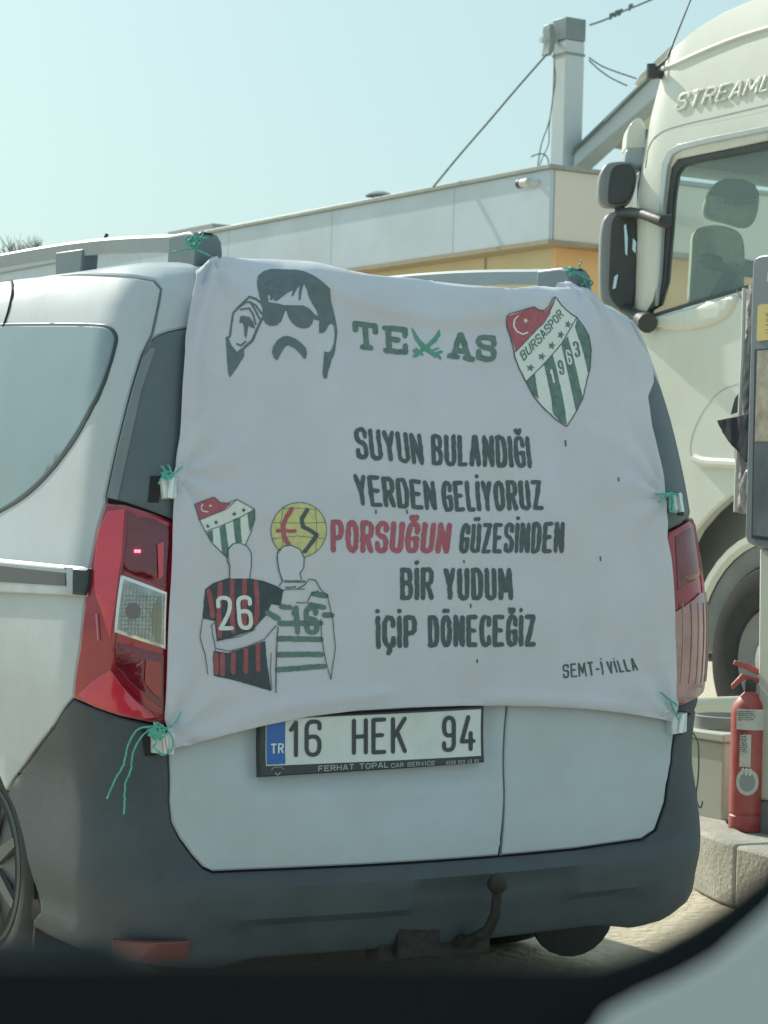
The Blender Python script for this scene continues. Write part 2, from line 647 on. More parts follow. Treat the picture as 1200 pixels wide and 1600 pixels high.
OV = sm([(0, 0), (0, 1), (1, 1), (1, 0)], 3, True)
GL = {
    'A': [[(0, 0), (.42, 1), (.58, 1), (1, 0)], [(.18, .3), (.82, .3)]],
    'B': [[(0, 0), (0, 1)], sm([(0, 1), (.9, 1), (.95, .55), (0, .53)]), sm([(0, .53), (1, .53), (1, 0), (0, 0)])],
    'C': [sm([(1, .72), (1, 1), (0, 1), (0, 0), (1, 0), (1, .28)])],
    'D': [sm([(0, 0), (0, .5), (0, 1)], 1), sm([(0, 1), (1, 1), (1, 0), (0, 0)])],
    'E': [[(1, 1), (0, 1), (0, 0), (1, 0)], [(0, .52), (.8, .52)]],
    'F': [[(1, 1), (0, 1), (0, 0)], [(0, .52), (.8, .52)]],
    'G': [sm([(1, .72), (1, 1), (0, 1), (0, 0), (1, 0), (1, .3), (1, .48)]), [(1, .46), (.6, .46)]],
    'H': [[(0, 0), (0, 1)], [(1, 0), (1, 1)], [(0, .5), (1, .5)]],
    'I': [[(.5, 0), (.5, 1)]],
    'K': [[(0, 0), (0, 1)], [(1, 1), (.05, .45)], [(.35, .6), (1, 0)]],
    'L': [[(0, 1), (0, 0), (1, 0)]],
    'M': [[(0, 0), (.06, 1), (.5, .25), (.94, 1), (1, 0)]],
    'N': [[(0, 0), (0, 1), (1, 0), (1, 1)]],
    'O': [OV],
    'P': [[(0, 0), (0, 1)], sm([(0, 1), (1, 1), (1, .45), (0, .43)])],
    'R': [[(0, 0), (0, 1)], sm([(0, 1), (1, 1), (1, .5), (0, .5)]), [(.5, .5), (1, 0)]],
    'S': [sm([(1, .75), (1, 1), (0, 1), (0, .55), (1, .5), (1, 0), (0, 0), (0, .25)])],
    'T': [[(0, 1), (1, 1)], [(.5, 1), (.5, 0)]],
    'U': [sm([(0, 1), (0, .4), (0, 0), (1, 0), (1, .4), (1, 1)])],
    'V': [[(0, 1), (.5, 0), (1, 1)]],
    'X': [[(0, 0), (1, 1)], [(0, 1), (1, 0)]],
    'Y': [[(0, 1), (.5, .45), (1, 1)], [(.5, .45), (.5, 0)]],
    'Z': [[(0, 1), (1, 1), (0, 0), (1, 0)]],
    'n': [[(0, 0), (0, .68)], sm([(0, .5), (.1, .7), (.9, .72), (1, .5), (1, 0)])],
    '0': [OV],
    '1': [[(.1, .78), (.6, 1), (.6, 0)]],
    '2': [sm([(0, .72), (0, 1), (1, 1), (1, .6), (.05, 0)]), [(0, 0), (1, 0)]],
    '3': [sm([(0, .8), (0, 1), (1, 1), (1, .55), (.4, .52)]), sm([(.4, .52), (1, .5), (1, 0), (0, 0), (0, .22)])],
    '4': [[(.55, 1), (0, .25), (1, .25)], [(.75, .5), (.75, 0)]],
    '5': [[(1, 1), (0.05, 1), (0, .55)], sm([(0, .55), (.6, .65), (1, .55), (1, 0), (0, 0), (0, .2)])],
    '6': [sm([(1, .78), (1, 1), (0, 1), (0, .5), (0, 0), (1, 0), (1, .55), (0, .55), (0, .35)])],
    '8': [sm([(.5, .53), (0, .53), (0, 1), (1, 1), (1, .53)], 2, True), sm([(.5, .53), (0, .53), (0, 0), (1, 0), (1, .53)], 2, True)],
    '9': [sm([(0, .22), (0, 0), (1, 0), (1, .5), (1, 1), (0, 1), (0, .45), (1, .45), (1, .65)])],
    '%': [[(0, 0), (1, 1)], [(.0, .85), (.2, .85)], [(.8, .15), (1, .15)]],
    '-': [[(.1, .45), (.9, .45)]],
}
GL['İ'] = GL['I'] + [[(.5, 1.24), (.5, 1.25)]]
GL['Ç'] = GL['C'] + [[(.5, 0), (.6, -.14), (.42, -.24)]]
GL['Ğ'] = GL['G'] + [[(.22, 1.28), (.38, 1.18), (.62, 1.18), (.78, 1.28)]]
GL['Ü'] = GL['U'] + [[(.25, 1.22), (.25, 1.23)], [(.75, 1.22), (.75, 1.23)]]
GL['Ö'] = GL['O'] + [[(.25, 1.22), (.25, 1.23)], [(.75, 1.22), (.75, 1.23)]]
GL['/T'] = GL['T'] + [[(0, 1), (0, .72)], [(1, 1), (1, .72)], [(.25, 0), (.75, 0)]]
GL['/E'] = [[(1, .72), (1, 1), (0, 1)], [(.18, 1), (.18, 0)], [(0, 0), (1, 0), (1, .28)], [(.18, .52), (.65, .52)]]
GL['/A'] = [[(.18, 0), (.45, 1), (.55, 1), (.82, 0)], [(.28, .3), (.72, .3)], [(0, 0), (.34, 0)], [(.66, 0), (1, 0)]]
GL['/S'] = GL['S'] + [[(1, .7), (1, 1)], [(0, .3), (0, 0)]]
WID = {'I': .35, 'İ': .35, 'M': 1.25, '1': .7, '-': .6, 'L': .85}


def stroke_polys(pts, w):
    """capsules of width w along a polyline"""
    out = []
    r = w / 2
    for i in range(len(pts) - 1):
        a = np.array(pts[i], float)
        b = np.array(pts[i + 1], float)
        d = b - a
        L = np.linalg.norm(d)
        if L < 1e-6: continue
        t = d / L
        th = math.atan2(t[1], t[0])
        p = []
        for k in range(4):
            an = th + math.pi / 2 + math.pi * k / 3
            p.append(a + r * np.array([math.cos(an), math.sin(an)]))
        for k in range(4):
            an = th - math.pi / 2 + math.pi * k / 3
            p.append(b + r * np.array([math.cos(an), math.sin(an)]))
        out.append(p)
    return out


def word(text, q, w, gap=0.38):
    """text: string or list of glyph keys; q: TL, TR, BR, BL pixels of the outer box; w: stroke width in pixels"""
    TL, TR, BR, BL = [np.array(p, float) for p in q]
    W = (np.linalg.norm(TR - TL) + np.linalg.norm(BR - BL)) / 2
    H = (np.linalg.norm(BL - TL) + np.linalg.norm(BR - TR)) / 2
    adv = [WID.get(c, 1.0) if c != ' ' else 0.6 for c in text]
    n = len(text)
    # letter box width s so that sum(adv)*s + (n-1)*gapwidth = W
    g = w * gap
    inner = W - (n - 1) * g
    s = inner / sum(adv)
    polys = []
    x = 0
    for c, a in zip(text, adv):
        bw = a * s
        if c != ' ':
            for pl in GL[c]:
                pts = []
                for (gx, gy) in pl:
                    fx = (x + w / 2 + gx * max(0.01, bw - w)) / W if bw > w else (x + bw / 2) / W
                    fy = (w / 2 + gy * (H - w)) / H
                    pts.append((TL * (1 - fx) + TR * fx) * fy + (BL * (1 - fx) + BR * fx) * (1 - fy))
                polys += stroke_polys(pts, w)
        x += bw + g
    return polys


def star(cx, cy, r, rot=0):
    p = []
    for k in range(10):
        rr = r if k % 2 == 0 else r * .42
        a = rot - math.pi / 2 + k * math.pi / 5
        p.append((cx + rr * math.cos(a), cy + rr * math.sin(a)))
    return p


def flat_print(surf, name, polys, m, parent, h, hf=None, step=7.0, wob=0.0, holes=()):
    """union of picture outlines laid as a thin layer on a surface"""
    polys = [densify(p, step) for p in polys]
    P, Fc, E = [], [], []
    for p in polys:
        k = len(P)
        if area2(p) < 0: p = p[::-1]
        P.extend([Vector((float(a[0]), float(a[1]))) for a in p])
        Fc.append(list(range(k, k + len(p))))
    hl = [densify(hh, step) for hh in holes]
    for p in hl:
        k = len(P)
        P.extend([Vector((float(a[0]), float(a[1]))) for a in p])
        E.extend([(k + i, k + (i + 1) % len(p)) for i in range(len(p))])
    arr = np.array([(v.x, v.y) for v in P])
    lo, hi = arr.min(0), arr.max(0)
    if (hi - lo).max() > step * 1.5:
        G = [(x, y) for x in np.arange(lo[0], hi[0], step) for y in np.arange(lo[1], hi[1], step)]
        G = np.array(G)
        ok = np.zeros(len(G), bool)
        for p in polys: ok |= inside(G, p)
        P.extend([Vector((float(x) + .013, float(y) + .017)) for x, y in G[ok]])
    vs, es, fs, ov, oe, of = delaunay_2d_cdt(P, E, Fc, 1, 1e-4)
    X = np.array([(v.x, v.y) for v in vs])
    tri = [tuple(f) for f in fs]
    c = np.array([X[list(t)].mean(0) for t in tri])
    keep = np.zeros(len(tri), bool)
    for p in polys: keep |= inside(c, p)
    for h_ in hl: keep &= ~inside(c, h_)
    tri = [t for t, k in zip(tri, keep) if k]
    if wob:
        for i in range(len(X)):
            v = Vector((X[i, 0] * .16, X[i, 1] * .16, 3.1))
            X[i, 0] += (noise.noise(v)) * wob * 2
            X[i, 1] += (noise.noise(v + Vector((7, 9, 2)))) * wob * 2
    ab = surf.inv(X, h)
    H = np.full(len(X), h)
    if hf is not None: H = H + hf(ab[:, 0], ab[:, 1])
    V = surf.at(ab[:, 0], ab[:, 1], H)
    t = tri[0]
    n1 = np.cross(V[t[1]] - V[t[0]], V[t[2]] - V[t[0]])
    if n1 @ (V[t[0]] - CP) > 0: tri = [(a, c, b) for a, b, c in tri]
    return link(name, V, tri, m, parent, True, 60)


# ================================================================== THE SETTING
gz = []
N = 60
xs = np.concatenate([np.linspace(-900, -12, 8), np.linspace(-8, 14, 90), np.linspace(20, 900, 8)])
ys = np.concatenate([np.linspace(-300, -3, 4), np.linspace(0, 16, 70), np.linspace(20, 1500, 14)])
gv = [(x, y, 0.006 * noise.noise(Vector((x * 2.3, y * 2.3, 0))) if -8 <= x <= 14 and 0 <= y <= 16 else 0) for x in xs for y in ys]
ny = len(ys)
gf = [(i * ny + j, (i + 1) * ny + j, (i + 1) * ny + j + 1, i * ny + j + 1) for i in range(len(xs) - 1) for j in range(ny - 1)]
g = link('ground', gv, gf, GROUND)
tag(g, kind='structure', label='dusty pale concrete forecourt ground under the vehicles')

# ================================================================== THE VAN
C_ = 0.75            # middle of the van on the U axis
RHO = 0.16
QC = RHO * math.pi / 2
A0 = 0.88
LR = 2 * (A0 - RHO)
QT = 2 * QC + LR
BUL = 0.045
# control rows: z, a (half width), r (rear face position)
ROWS = [(0.20, 0.80, 0.01), (0.25, 0.835, -0.02), (0.32, 0.862, -0.04), (0.40, 0.87, -0.045), (0.50, 0.865, -0.035), (0.61, 0.852, -0.012), (0.71, 0.855, 0.0),
        (0.85, 0.88, 0.0), (1.03, 0.884, 0.0), (1.24, 0.862, 0.012), (1.39, 0.835, 0.035), (1.55, 0.79, 0.065), (1.68, 0.745, 0.10),
        (1.76, 0.772, 0.125), (1.80, 0.742, 0.155), (1.826, 0.69, 0.205), (1.842, 0.60, 0.29), (1.853, 0.44, 0.45), (1.86, 0.2, 0.9), (1.862, 0.05, 1.3)]
SIL = [(1425, 1035), (1400, 1074), (1340, 1090), (1290, 1095), (1200, 1079), (1140, 1081), (1060, 1094), (950, 1097), (830, 1081), (740, 1065), (660, 1048), (600, 1030), (570, 1016)]


def outline_max(z, a, r):
    th = np.linspace(0, math.pi / 2, 40)
    U = C_ + a - RHO * (1 - np.cos(th))
    W = r + RHO - RHO * np.sin(th)
    P = OO + U[:, None] * ux + W[:, None] * wx + np.array([0, 0, z])
    q = proj(P)
    i = q[:, 0].argmax()
    return q[i]


sy = np.array([s[0] for s in SIL][::-1], float)
sx = np.array([s[1] for s in SIL][::-1], float)
rows = []
for (z, a, r) in ROWS:
    if 0.24 <= z <= 1.69:
        for _ in range(25):
            q = outline_max(z, a, r)
            tgt = np.interp(q[1], sy, sx)
            a += (tgt - q[0]) / 560.0 * 0.8
        a = min(max(a, 0.70), 0.92)
    rows.append((z, a, r))
ROWS = rows
vv = [ROWS[0][0]]
for i in range(1, len(ROWS)):
    d = math.hypot(ROWS[i][0] - ROWS[i - 1][0], max(abs(ROWS[i][1] - ROWS[i - 1][1]), 0) if ROWS[i][0] > 1.7 else 0)
    vv.append(vv[-1] + d)
_fine = catmull([(v, z, a, r) for v, (z, a, r) in zip(vv, ROWS)], 10)
_fine = np.array(_fine)
VMAX = vv[-1]


def prof(v):
    z = np.interp(v, _fine[:, 0], _fine[:, 1])
    z = np.where(v < _fine[0, 0], _fine[0, 1] + (v - _fine[0, 0]), z)
    return z, np.interp(v, _fine[:, 0], _fine[:, 2]), np.interp(v, _fine[:, 0], _fine[:, 3])


def van_ev(q, v):
    z, a, r = prof(v)
    rho = np.minimum(RHO, a * 0.95)
    mir = q > QT / 2
    qq = np.where(mir, QT - q, q)
    th = np.clip(qq / QC, 0, 1) * (math.pi / 2)
    fr = np.clip((qq - QC) / LR, 0, 1)
    U = -a + rho * (1 - np.cos(th)) + fr * (2 * a - 2 * rho)
    W = r + rho - rho * np.sin(th) - np.minimum(qq, 0)
    x = np.clip(fr * 2 - 1, -1, 1)
    W = W - BUL * np.cos(math.pi * x / 2) ** 2 * (fr > 0)
    # the body narrows gently towards the front
    W_ = W
    z = z + 0.018 * np.clip((v - 1.62) / 0.2, 0, 1) * np.clip(W / 1.2, 0, 1)
    U = np.where(mir, -U, U)
    U = U + C_
    return OO + U[..., None] * ux + W_[..., None] * wx + z[..., None] * np.array([0, 0, 1.0])


VS = Surf(van_ev, (-1.6, QT + 0.3), (0.2, 2.3), 200, 110, flip=1.0)
_n = VS.normal(np.array([QT / 2]), np.array([0.9]))[0]
if _n @ wx > 0: VS.flip = -1.0


def px(*pts, h=0.0):
    return [tuple(p) for p in VS.inv(np.array(pts, float), h)]


def mirq(ab):
    return [(QT - a, b) for a, b in ab][::-1]


def vofz(z):
    return float(np.interp(z, _fine[:, 1], _fine[:, 0]))


van = empty('van', tuple(uwz(C_, 2.0, 0)))
tag(van, 'white van with a printed white cloth tied over its rear doors', 'van')

# dark inner shell, open at the wheel arches
AW, AZ, AR = 0.80, 0.325, 0.395
qa = np.concatenate([np.linspace(-3.4, 0, 110), np.linspace(0, QC, 10)[1:], np.linspace(QC, QC + LR, 30)[1:], np.linspace(QC + LR, QT, 10)[1:], np.linspace(QT, QT + 3.4, 110)[1:]])
va = np.concatenate([np.linspace(0.22, 1.7, 60), np.linspace(1.7, VMAX, 24)[1:]])
A, B = np.meshgrid(qa, va, indexing='ij')
P = VS.at(A.ravel(), B.ravel(), -0.012)
faces = []
nb = len(va)
rel = P - OO
Wc = rel @ wx
for i in range(len(qa) - 1):
    for j in range(nb - 1):
        ids = (i * nb + j, (i + 1) * nb + j, (i + 1) * nb + j + 1, i * nb + j + 1)
        w_ = Wc[list(ids)].mean()
        z_ = P[list(ids), 2].mean()
        if math.hypot(w_ - AW, z_ - AZ) < AR and (qa[i] < 0 or qa[i] > QT - .01): continue
        faces.append(ids)
link('inner_shell', P, [f for f in faces if P[f[0], 2] < 1.36], GAP, van)
link('upper_inner_shell', P, [f for f in faces if P[f[0], 2] >= 1.36], mat('shell_grey', (.36, .4, .4), .7), van)
# floor pan and arch liners
fl = [box(0.05, 1.45, 0.05, 3.8, 0.22, 0.24)]
link('floor_pan', *join(fl), GAP, van, smooth=False)
for (u0, u1) in ((-0.13, 0.16), (1.34, 1.63)):
    v, f = [], []
    for k in range(25):
        t = math.pi * k / 24
        for u in (u0, u1):
            v.append(uwz(u, AW + 0.42 * math.cos(t), AZ + 0.42 * math.sin(t) - 0.02))
    f = [(2 * k, 2 * k + 1, 2 * k + 3, 2 * k + 2) for k in range(24)]
    link('wheel_arch_liner', v, f, GAP, van)

# --- roof with the rear corner caps
lowL = px((-250, 470), (-100, 452), (-40, 442), (18, 434), (60, 430), (150, 427), (210, 430.5), (242, 436), (253.5, 450), (250.5, 470), (239.5, 521), (236, 531), (246, 523), (266, 516), (294, 511))
lowL = [(max(a, -3.3), b) for a, b in lowL]
lowL[0] = (-3.3, lowL[2][1])
lowL[1] = (-2.0, lowL[2][1])
roofmid = vofz(1.66)
roof_ab = lowL + [(QC + 0.12, lowL[-1][1]), (QC + 0.25, roofmid), (QT - QC - 0.25, roofmid)] + mirq(lowL + [(QC + 0.12, lowL[-1][1])]) + [(QT + 3.3, VMAX - .002), (-3.3, VMAX - .002)]
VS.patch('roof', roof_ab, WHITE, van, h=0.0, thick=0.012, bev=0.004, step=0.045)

# --- side panels (left, and its twin on the right)
sideL = px((20, 438), (60, 434.5), (150, 431.5), (210, 435), (239, 440), (249.5, 452), (246.5, 470), (235.5, 520), (220, 553), (203, 610), (183, 690), (164, 777),
           (164, 787), (152, 830), (140, 890), (133, 945), (126, 1010), (115, 1088), (84, 1132), (49, 1177), (21, 1214), (9, 1234), (-3, 1205), (-20, 1175))
archL = []
sideL2 = [p for p in sideL]
# the wheel arch continues out of the picture
a_last, v_last = sideL[-1]
ext = []
for k in range(1, 14):
    t = R(34) + (R(180) - R(34)) * k / 13
    # arch circle in the (W,z) plane of the side: W = r + rho - q
    W_ = AW + (AR + 0.03) * math.cos(t)
    z_ = AZ + (AR + 0.03) * math.sin(t)
    v_ = vofz(max(z_, 0.24))
    r_ = float(prof(np.array([v_]))[2][0])
    ext.append((r_ + RHO - W_, v_))
sideR = list(sideL2) + [e for e in ext if e[0] < a_last - 0.02] + [(-3.2, 0.3), (-3.2, sideL[0][1])]
ws = px((-60, 515), (0, 511), (90, 510), (150, 511), (170, 515), (180, 527), (178, 545), (168, 580), (150, 625), (120, 680), (80, 735), (40, 773), (0, 799), (-60, 828))
for nm, f_ in (('side_panel', lambda p: p), ('side_panel', mirq)):
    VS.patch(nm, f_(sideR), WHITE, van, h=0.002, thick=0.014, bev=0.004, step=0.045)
wseal = px((-64, 509), (0, 506), (90, 505), (152, 506), (173, 510.5), (184.5, 525), (182, 546), (171, 583), (153, 628), (123, 684), (82, 739), (42, 777.5), (0, 803), (-64, 835))
for f_ in (lambda p: p, mirq):
    s_ = VS.patch('window_seal', f_([tuple(p) for p in catmull(wseal, 4, True)]), BLACKPL, van, h=0.0045, thick=0.006, bev=0.002, step=0.03)
    VS.patch('side_window', f_([tuple(p) for p in catmull(ws, 4, True)]), TINT, van, h=0.007, thick=0.004, bev=0.003, step=0.03)

# seam of the sliding door
sl_px = catmull([(-60, 441), (-5, 435), (12, 434), (18, 440), (19, 458), (12, 490), (2, 518), (-12, 545)], 5)
ab = VS.inv(np.array(sl_px), 0.003)
link('door_seam', *tube(VS.at(ab[:, 0], ab[:, 1], 0.003), 0.0035, 6), GAP, van)

# --- pillar trims
pilL = px((222, 556), (234, 538), (245, 527), (265, 520), (296, 514), (345, 508), (330, 650), (310, 790), (276, 814), (240, 800), (196, 784.5), (167, 778), (186, 690), (206, 610))
pilL = [tuple(p) for p in pilL]
for f_ in (lambda p: p, mirq):
    VS.patch('pillar_trim', f_(pilL), PILLAR, van, h=0.004, thick=0.014, bev=0.004, step=0.035)
edge = px((224, 562), (236, 545), (244, 545), (222, 610), (205, 690), (194, 740), (185, 782), (169, 777), (188, 690), (208, 610))
VS.patch('pillar_edge_strip', edge, mat('grey_strip', (0.16, 0.19, 0.21), 0.3, coat=0.5), van, h=0.007, thick=0.004, bev=0.002, step=0.03)

# --- tail lamps
lampL = px((167, 787), (196, 790), (240, 804), (278, 820), (275, 900), (268, 1000), (266, 1134), (230, 1127), (190, 1118), (150, 1104), (118, 1089), (128, 1010), (135, 945), (142, 890), (154, 830))


def lamp(f_, leftside):
    L = VS.patch('tail_lamp', f_(lampL), LAMPR, van, h=0.010, thick=0.022, bev=0.006, step=0.03)
    strip = px((172, 800), (197, 797), (192, 870), (182, 940), (174, 1000), (160, 950), (150, 920), (152, 880), (158, 830))
    VS.patch('lens_strip', f_(strip), LAMPB, L, h=0.0125, thick=0.003, bev=0.001, step=0.03)
    up_ = px((200, 800), (238, 812), (262, 824), (258, 920), (192, 893), (197, 850))
    VS.patch('upper_lens', f_(up_), LAMPD, L, h=0.0120, thick=0.003, bev=0.001, step=0.03)
    dk = px((183, 1004), (254, 1022), (256, 1110), (228, 1090), (200, 1062), (183, 1040))
    VS.patch('dark_lens', f_(dk), LAMPD, L, h=0.0125, thick=0.003, bev=0.001, step=0.03)
    tri_ = px((174, 1046), (190, 1070), (212, 1095), (244, 1120), (226, 1122), (180, 1111), (140, 1094), (128, 1084), (150, 1062))
    VS.patch('lower_reflector', f_(tri_), LAMPB, L, h=0.0135, thick=0.003, bev=0.001, step=0.03)
    if not leftside: return L
    fr = px((190.5, 899), (257, 925), (255, 1014), (180.5, 987))
    fi = px((194.5, 906), (253, 929), (251, 1007), (184.5, 983))
    VS.patch('lamp_frame', f_(fr), CHROME, L, h=0.016, thick=0.005, bev=0.0012, step=0.02)
    VS.patch('reversing_light', f_(fi), LAMPG, L, h=0.0185, thick=0.003, bev=0.001, step=0.02)
    sm_l = stroke_polys([(199, 800), (196, 850), (190, 900)], 1.6) + stroke_polys([(181, 990), (177, 1015), (184, 1045), (200, 1075), (222, 1098), (248, 1120)], 1.8)
    if leftside:
        flat_print(VS, 'lens_seam', sm_l[:2], LAMPD, L, 0.0165)
        flat_print(VS, 'lens_seam', sm_l[2:], LAMPD, L, 0.0165)
        gr_ = []
        for k in range(16):
            y_ = 912 + k * 6.4
            gr_ += stroke_polys([(194 - (y_ - 906) * .11, y_), (252, y_ + 1)], .5) if y_ > 925 and y_ < 985 else []
        for k in range(11):
            x_ = 192 + k * 5.4
            gr_ += stroke_polys([(x_, 912 + k * 2.1), (x_ - 3, 986 + k * 1.9)], .5)
        flat_print(VS, 'lens_grid', gr_, mat('grid_line', (.16, .17, .17), .4), L, .0192, step=12)
        flat_print(VS, 'bulb', [[(208 + 12 * math.cos(t), 955 + 13 * math.sin(t)) for t in np.linspace(0, 6.1, 18)]], mat('bulb_amber', (.16, .12, .11), .3, coat=1), L, .0189)
        flat_print(VS, 'reflector_shade', [[(252, 930), (240, 944), (236, 965), (238, 985), (244, 1003), (251, 1006), (253, 960)]], mat('olive_reflector', (.20, .21, .16), .3, coat=1), L, .0189)
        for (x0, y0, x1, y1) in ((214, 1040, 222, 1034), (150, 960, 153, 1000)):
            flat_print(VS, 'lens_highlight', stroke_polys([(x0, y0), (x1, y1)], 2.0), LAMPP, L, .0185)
        flat_print(VS, 'inner_reflector', [[(228, 1030), (252, 1036), (252, 1092), (240, 1084), (226, 1066)]], LAMPR, L, .0165)
        flat_print(VS, 'inner_reflector', [[(246, 850), (256, 846), (255, 900), (248, 905)]], LAMPB, L, .0165)
    ledge_or_glint = px((210, 860), (219, 860), (219, 864.5), (210, 864.5))
    VS.patch('painted_glint', f_(ledge_or_glint), REDGLINT, L, h=0.016, thick=0.002, bev=0, step=0.02)  # glowing patch painted in as a red glint on the lens
    if leftside:
        for k in range(9):
            a_ = 914 + k * 9.6
            ln = px((192 - k * 1.1, a_ - 5), (252, a_ + 17), (252, a_ + 18.2), (192 - k * 1.1, a_ - 3.8))
    return L


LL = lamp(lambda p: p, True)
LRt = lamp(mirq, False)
# the right lamp shows a paler lower lens round the corner
pale = mirq(px((262, 1120), (266, 960), (200, 925), (139, 925), (128, 1010), (119, 1086), (150, 1100), (190, 1112), (230, 1122)))
VS.patch('clear_lens', pale, LAMPP, LRt, h=0.0165, thick=0.003, bev=0.001, step=0.03)
pq = [p[0] for p in pale]
for k in range(9):
    q_ = QT - 0.03 - k * 0.028
    Pp = VS.at(np.full(8, q_), np.linspace(.82, 1.03, 8), .0175)
    link('lens_rib', *tube(Pp, .0014, 6), LAMPP if k % 2 else mat('rib_pink', (.5, .36, .36), .3), LRt)

# --- bumper
bL = px((262, 1136), (230, 1131), (190, 1122), (150, 1108), (117, 1094), (86, 1138), (52, 1183), (24, 1220), (13, 1240), (25, 1265), (38, 1310), (52, 1370), (65, 1425), (74, 1462))
bot_q = bL[-1][0]
dL = px((262, 1136), (261.5, 1190), (262, 1250), (266, 1286), (279, 1312), (298, 1338), (316, 1358), (332, 1365))
dB = px((450, 1360), (560, 1355), (660, 1349), (780, 1340), (900, 1329), (1004, 1314))
dR = px((1026, 1299), (1041, 1255), (1050, 1190), (1056, 1136))
tR = mirq(px((262, 1136), (230, 1131), (190, 1122), (150, 1108), (117, 1094)))
bRout = mirq(bL[4:])      # arch bottom ... lamp corner
low = 0.215
bump_ab = dL + dB + dR + [tR[0]] + tR[1:] + bRout[::-1][1:] + [(QT - bot_q, low), (bot_q, low)] + bL[4:][::-1] + bL[1:4][::-1]


def bump_h(q, v):
    qm = np.minimum(q, QT - q)
    wq = np.clip((qm - QC * 0.4) / 0.22, 0, 1)
    wq = wq * wq * (3 - 2 * wq)
    ledge_or_glint = np.clip((0.425 - v) / 0.035, 0, 1)
    ledge_or_glint = ledge_or_glint * ledge_or_glint * (3 - 2 * ledge_or_glint)
    rec = np.clip((0.315 - v) / 0.02, 0, 1) * np.clip((qm - 0.33) / 0.1, 0, 1)
    rec2 = np.clip((0.375 - v) / 0.012, 0, 1) * np.clip((0.24 - np.abs(q - QT * 0.56)) / 0.02, 0, 1)
    return wq * (0.034 * ledge_or_glint) - 0.022 * rec - 0.016 * rec2 * (1 - rec)


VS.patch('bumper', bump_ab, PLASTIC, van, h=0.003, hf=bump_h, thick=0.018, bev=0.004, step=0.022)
refl = px((180, 1463), (290, 1463), (288, 1488), (184, 1490), h=.02)
VS.patch('rear_reflector', refl, mat('faded_reflector', (.13, .035, .04), .3, coat=.5), van, h=0.046, thick=0.012, bev=0.002, step=0.03)
# --- rear doors
def door_h(q, v):
    z_ = prof(v)[0]
    q0, q1 = PLQ
    d_ = np.minimum(np.minimum(q - q0, q1 - q), z_ - 0.585) / 0.03
    d_ = np.clip(d_, 0, 1)
    dish = -0.010 * d_ * d_ * (3 - 2 * d_)
    low_ = np.clip((0.575 - z_) / 0.02, 0, 1)
    return dish - 0.004 * low_ * low_ * (3 - 2 * low_)


_pl = px((372, 1160), (787, 1140))
PLQ = (_pl[0][0], _pl[1][0] - .02)
seam_t = px((812, 500), (806, 700), (798, 950), (791, 1108), (789, 1250), (783, 1337))
doorL = px((310, 520), (288, 760), (272, 1000), (265, 1136), (264.5, 1190), (265, 1249), (269, 1284), (282, 1309), (301, 1335), (318, 1354), (333, 1361),
           (450, 1356), (560, 1351), (660, 1345), (779, 1336.3)) + [(a - 0.003, b) for a, b in seam_t[::-1][1:]]
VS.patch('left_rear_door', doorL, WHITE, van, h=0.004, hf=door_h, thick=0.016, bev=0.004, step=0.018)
doorR = [(a + 0.003, b) for a, b in seam_t] + px((785, 1335.7), (900, 1325), (1003, 1310), (1023, 1296), (1038, 1253), (1047, 1190), (1053, 1136)) + mirq(px((310, 520), (288, 760), (272, 1000)))
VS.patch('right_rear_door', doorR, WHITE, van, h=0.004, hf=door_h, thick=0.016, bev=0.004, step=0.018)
# rear window bulge is under the cloth; door rubber lip above the bumper
# --- number plate
PINK = mat('plate_black', (.05, .06, .07), .5)
plate = VS.patch('number_plate', px((408, 1121), (757, 1102), (757.5, 1191), (408, 1214), h=.02), BLACKPL, van, h=0.020, thick=0.024, bev=0.003, step=0.03)
VS.patch('plate_face', px((416, 1124), (752, 1108), (752, 1181), (416, 1197), h=.022), PLATEW, plate, h=0.022, thick=0.002, bev=0.001, step=0.03)
VS.patch('country_band', px((417, 1125), (446, 1123.5), (446, 1193.5), (417, 1195), h=.023), PLATEB, plate, h=0.0232, thick=0.001, bev=0, step=0.03)
pp = []
for ch, x0, x1, y0, y1 in (('1', 450, 472, 1126.5, 1184), ('6', 476, 502.5, 1125, 1183), ('H', 550, 575, 1123, 1180), ('E', 580.5, 604, 1122, 1179), ('K', 611, 636, 1120.5, 1178), ('9', 691, 712.5, 1119, 1175.5), ('4', 718.5, 743.5, 1118, 1174.5)):
    flat_print(VS, 'plate_character', word(ch, ((x0, y0), (x1, y0 - 1.2), (x1, y1 - 1.2), (x0, y1)), 6.4), PINK, plate, 0.0236)
flat_print(VS, 'country_letters', word('TR', ((423, 1162), (443.5, 1161), (443.5, 1177), (423, 1178)), 2.6, 0.8), INKW, plate, 0.0242)
fp = word('FERHAT TOPAL', ((497, 1196.5), (607, 1190.5), (607, 1199.5), (497, 1206)), 1.7, 0.9)
fp += word('CAR SERVICE', ((611, 1192.5), (680, 1188.5), (680, 1195.5), (611, 1200)), 1.2, 0.9)
fp += word('0538 552 46 85', ((697, 1189), (748, 1186), (748, 1191.5), (697, 1195)), 1.0, 0.9)
fp += stroke_polys([(424, 1203), (428, 1199), (439, 1198), (443, 1202)], 1.0) + stroke_polys([(430, 1208), (434, 1211), (438, 1207)], 1.6)
flat_print(VS, 'dealer_lettering', fp, mat('grey_lettering', (0.34, 0.37, 0.38), 0.6), plate, 0.0212)
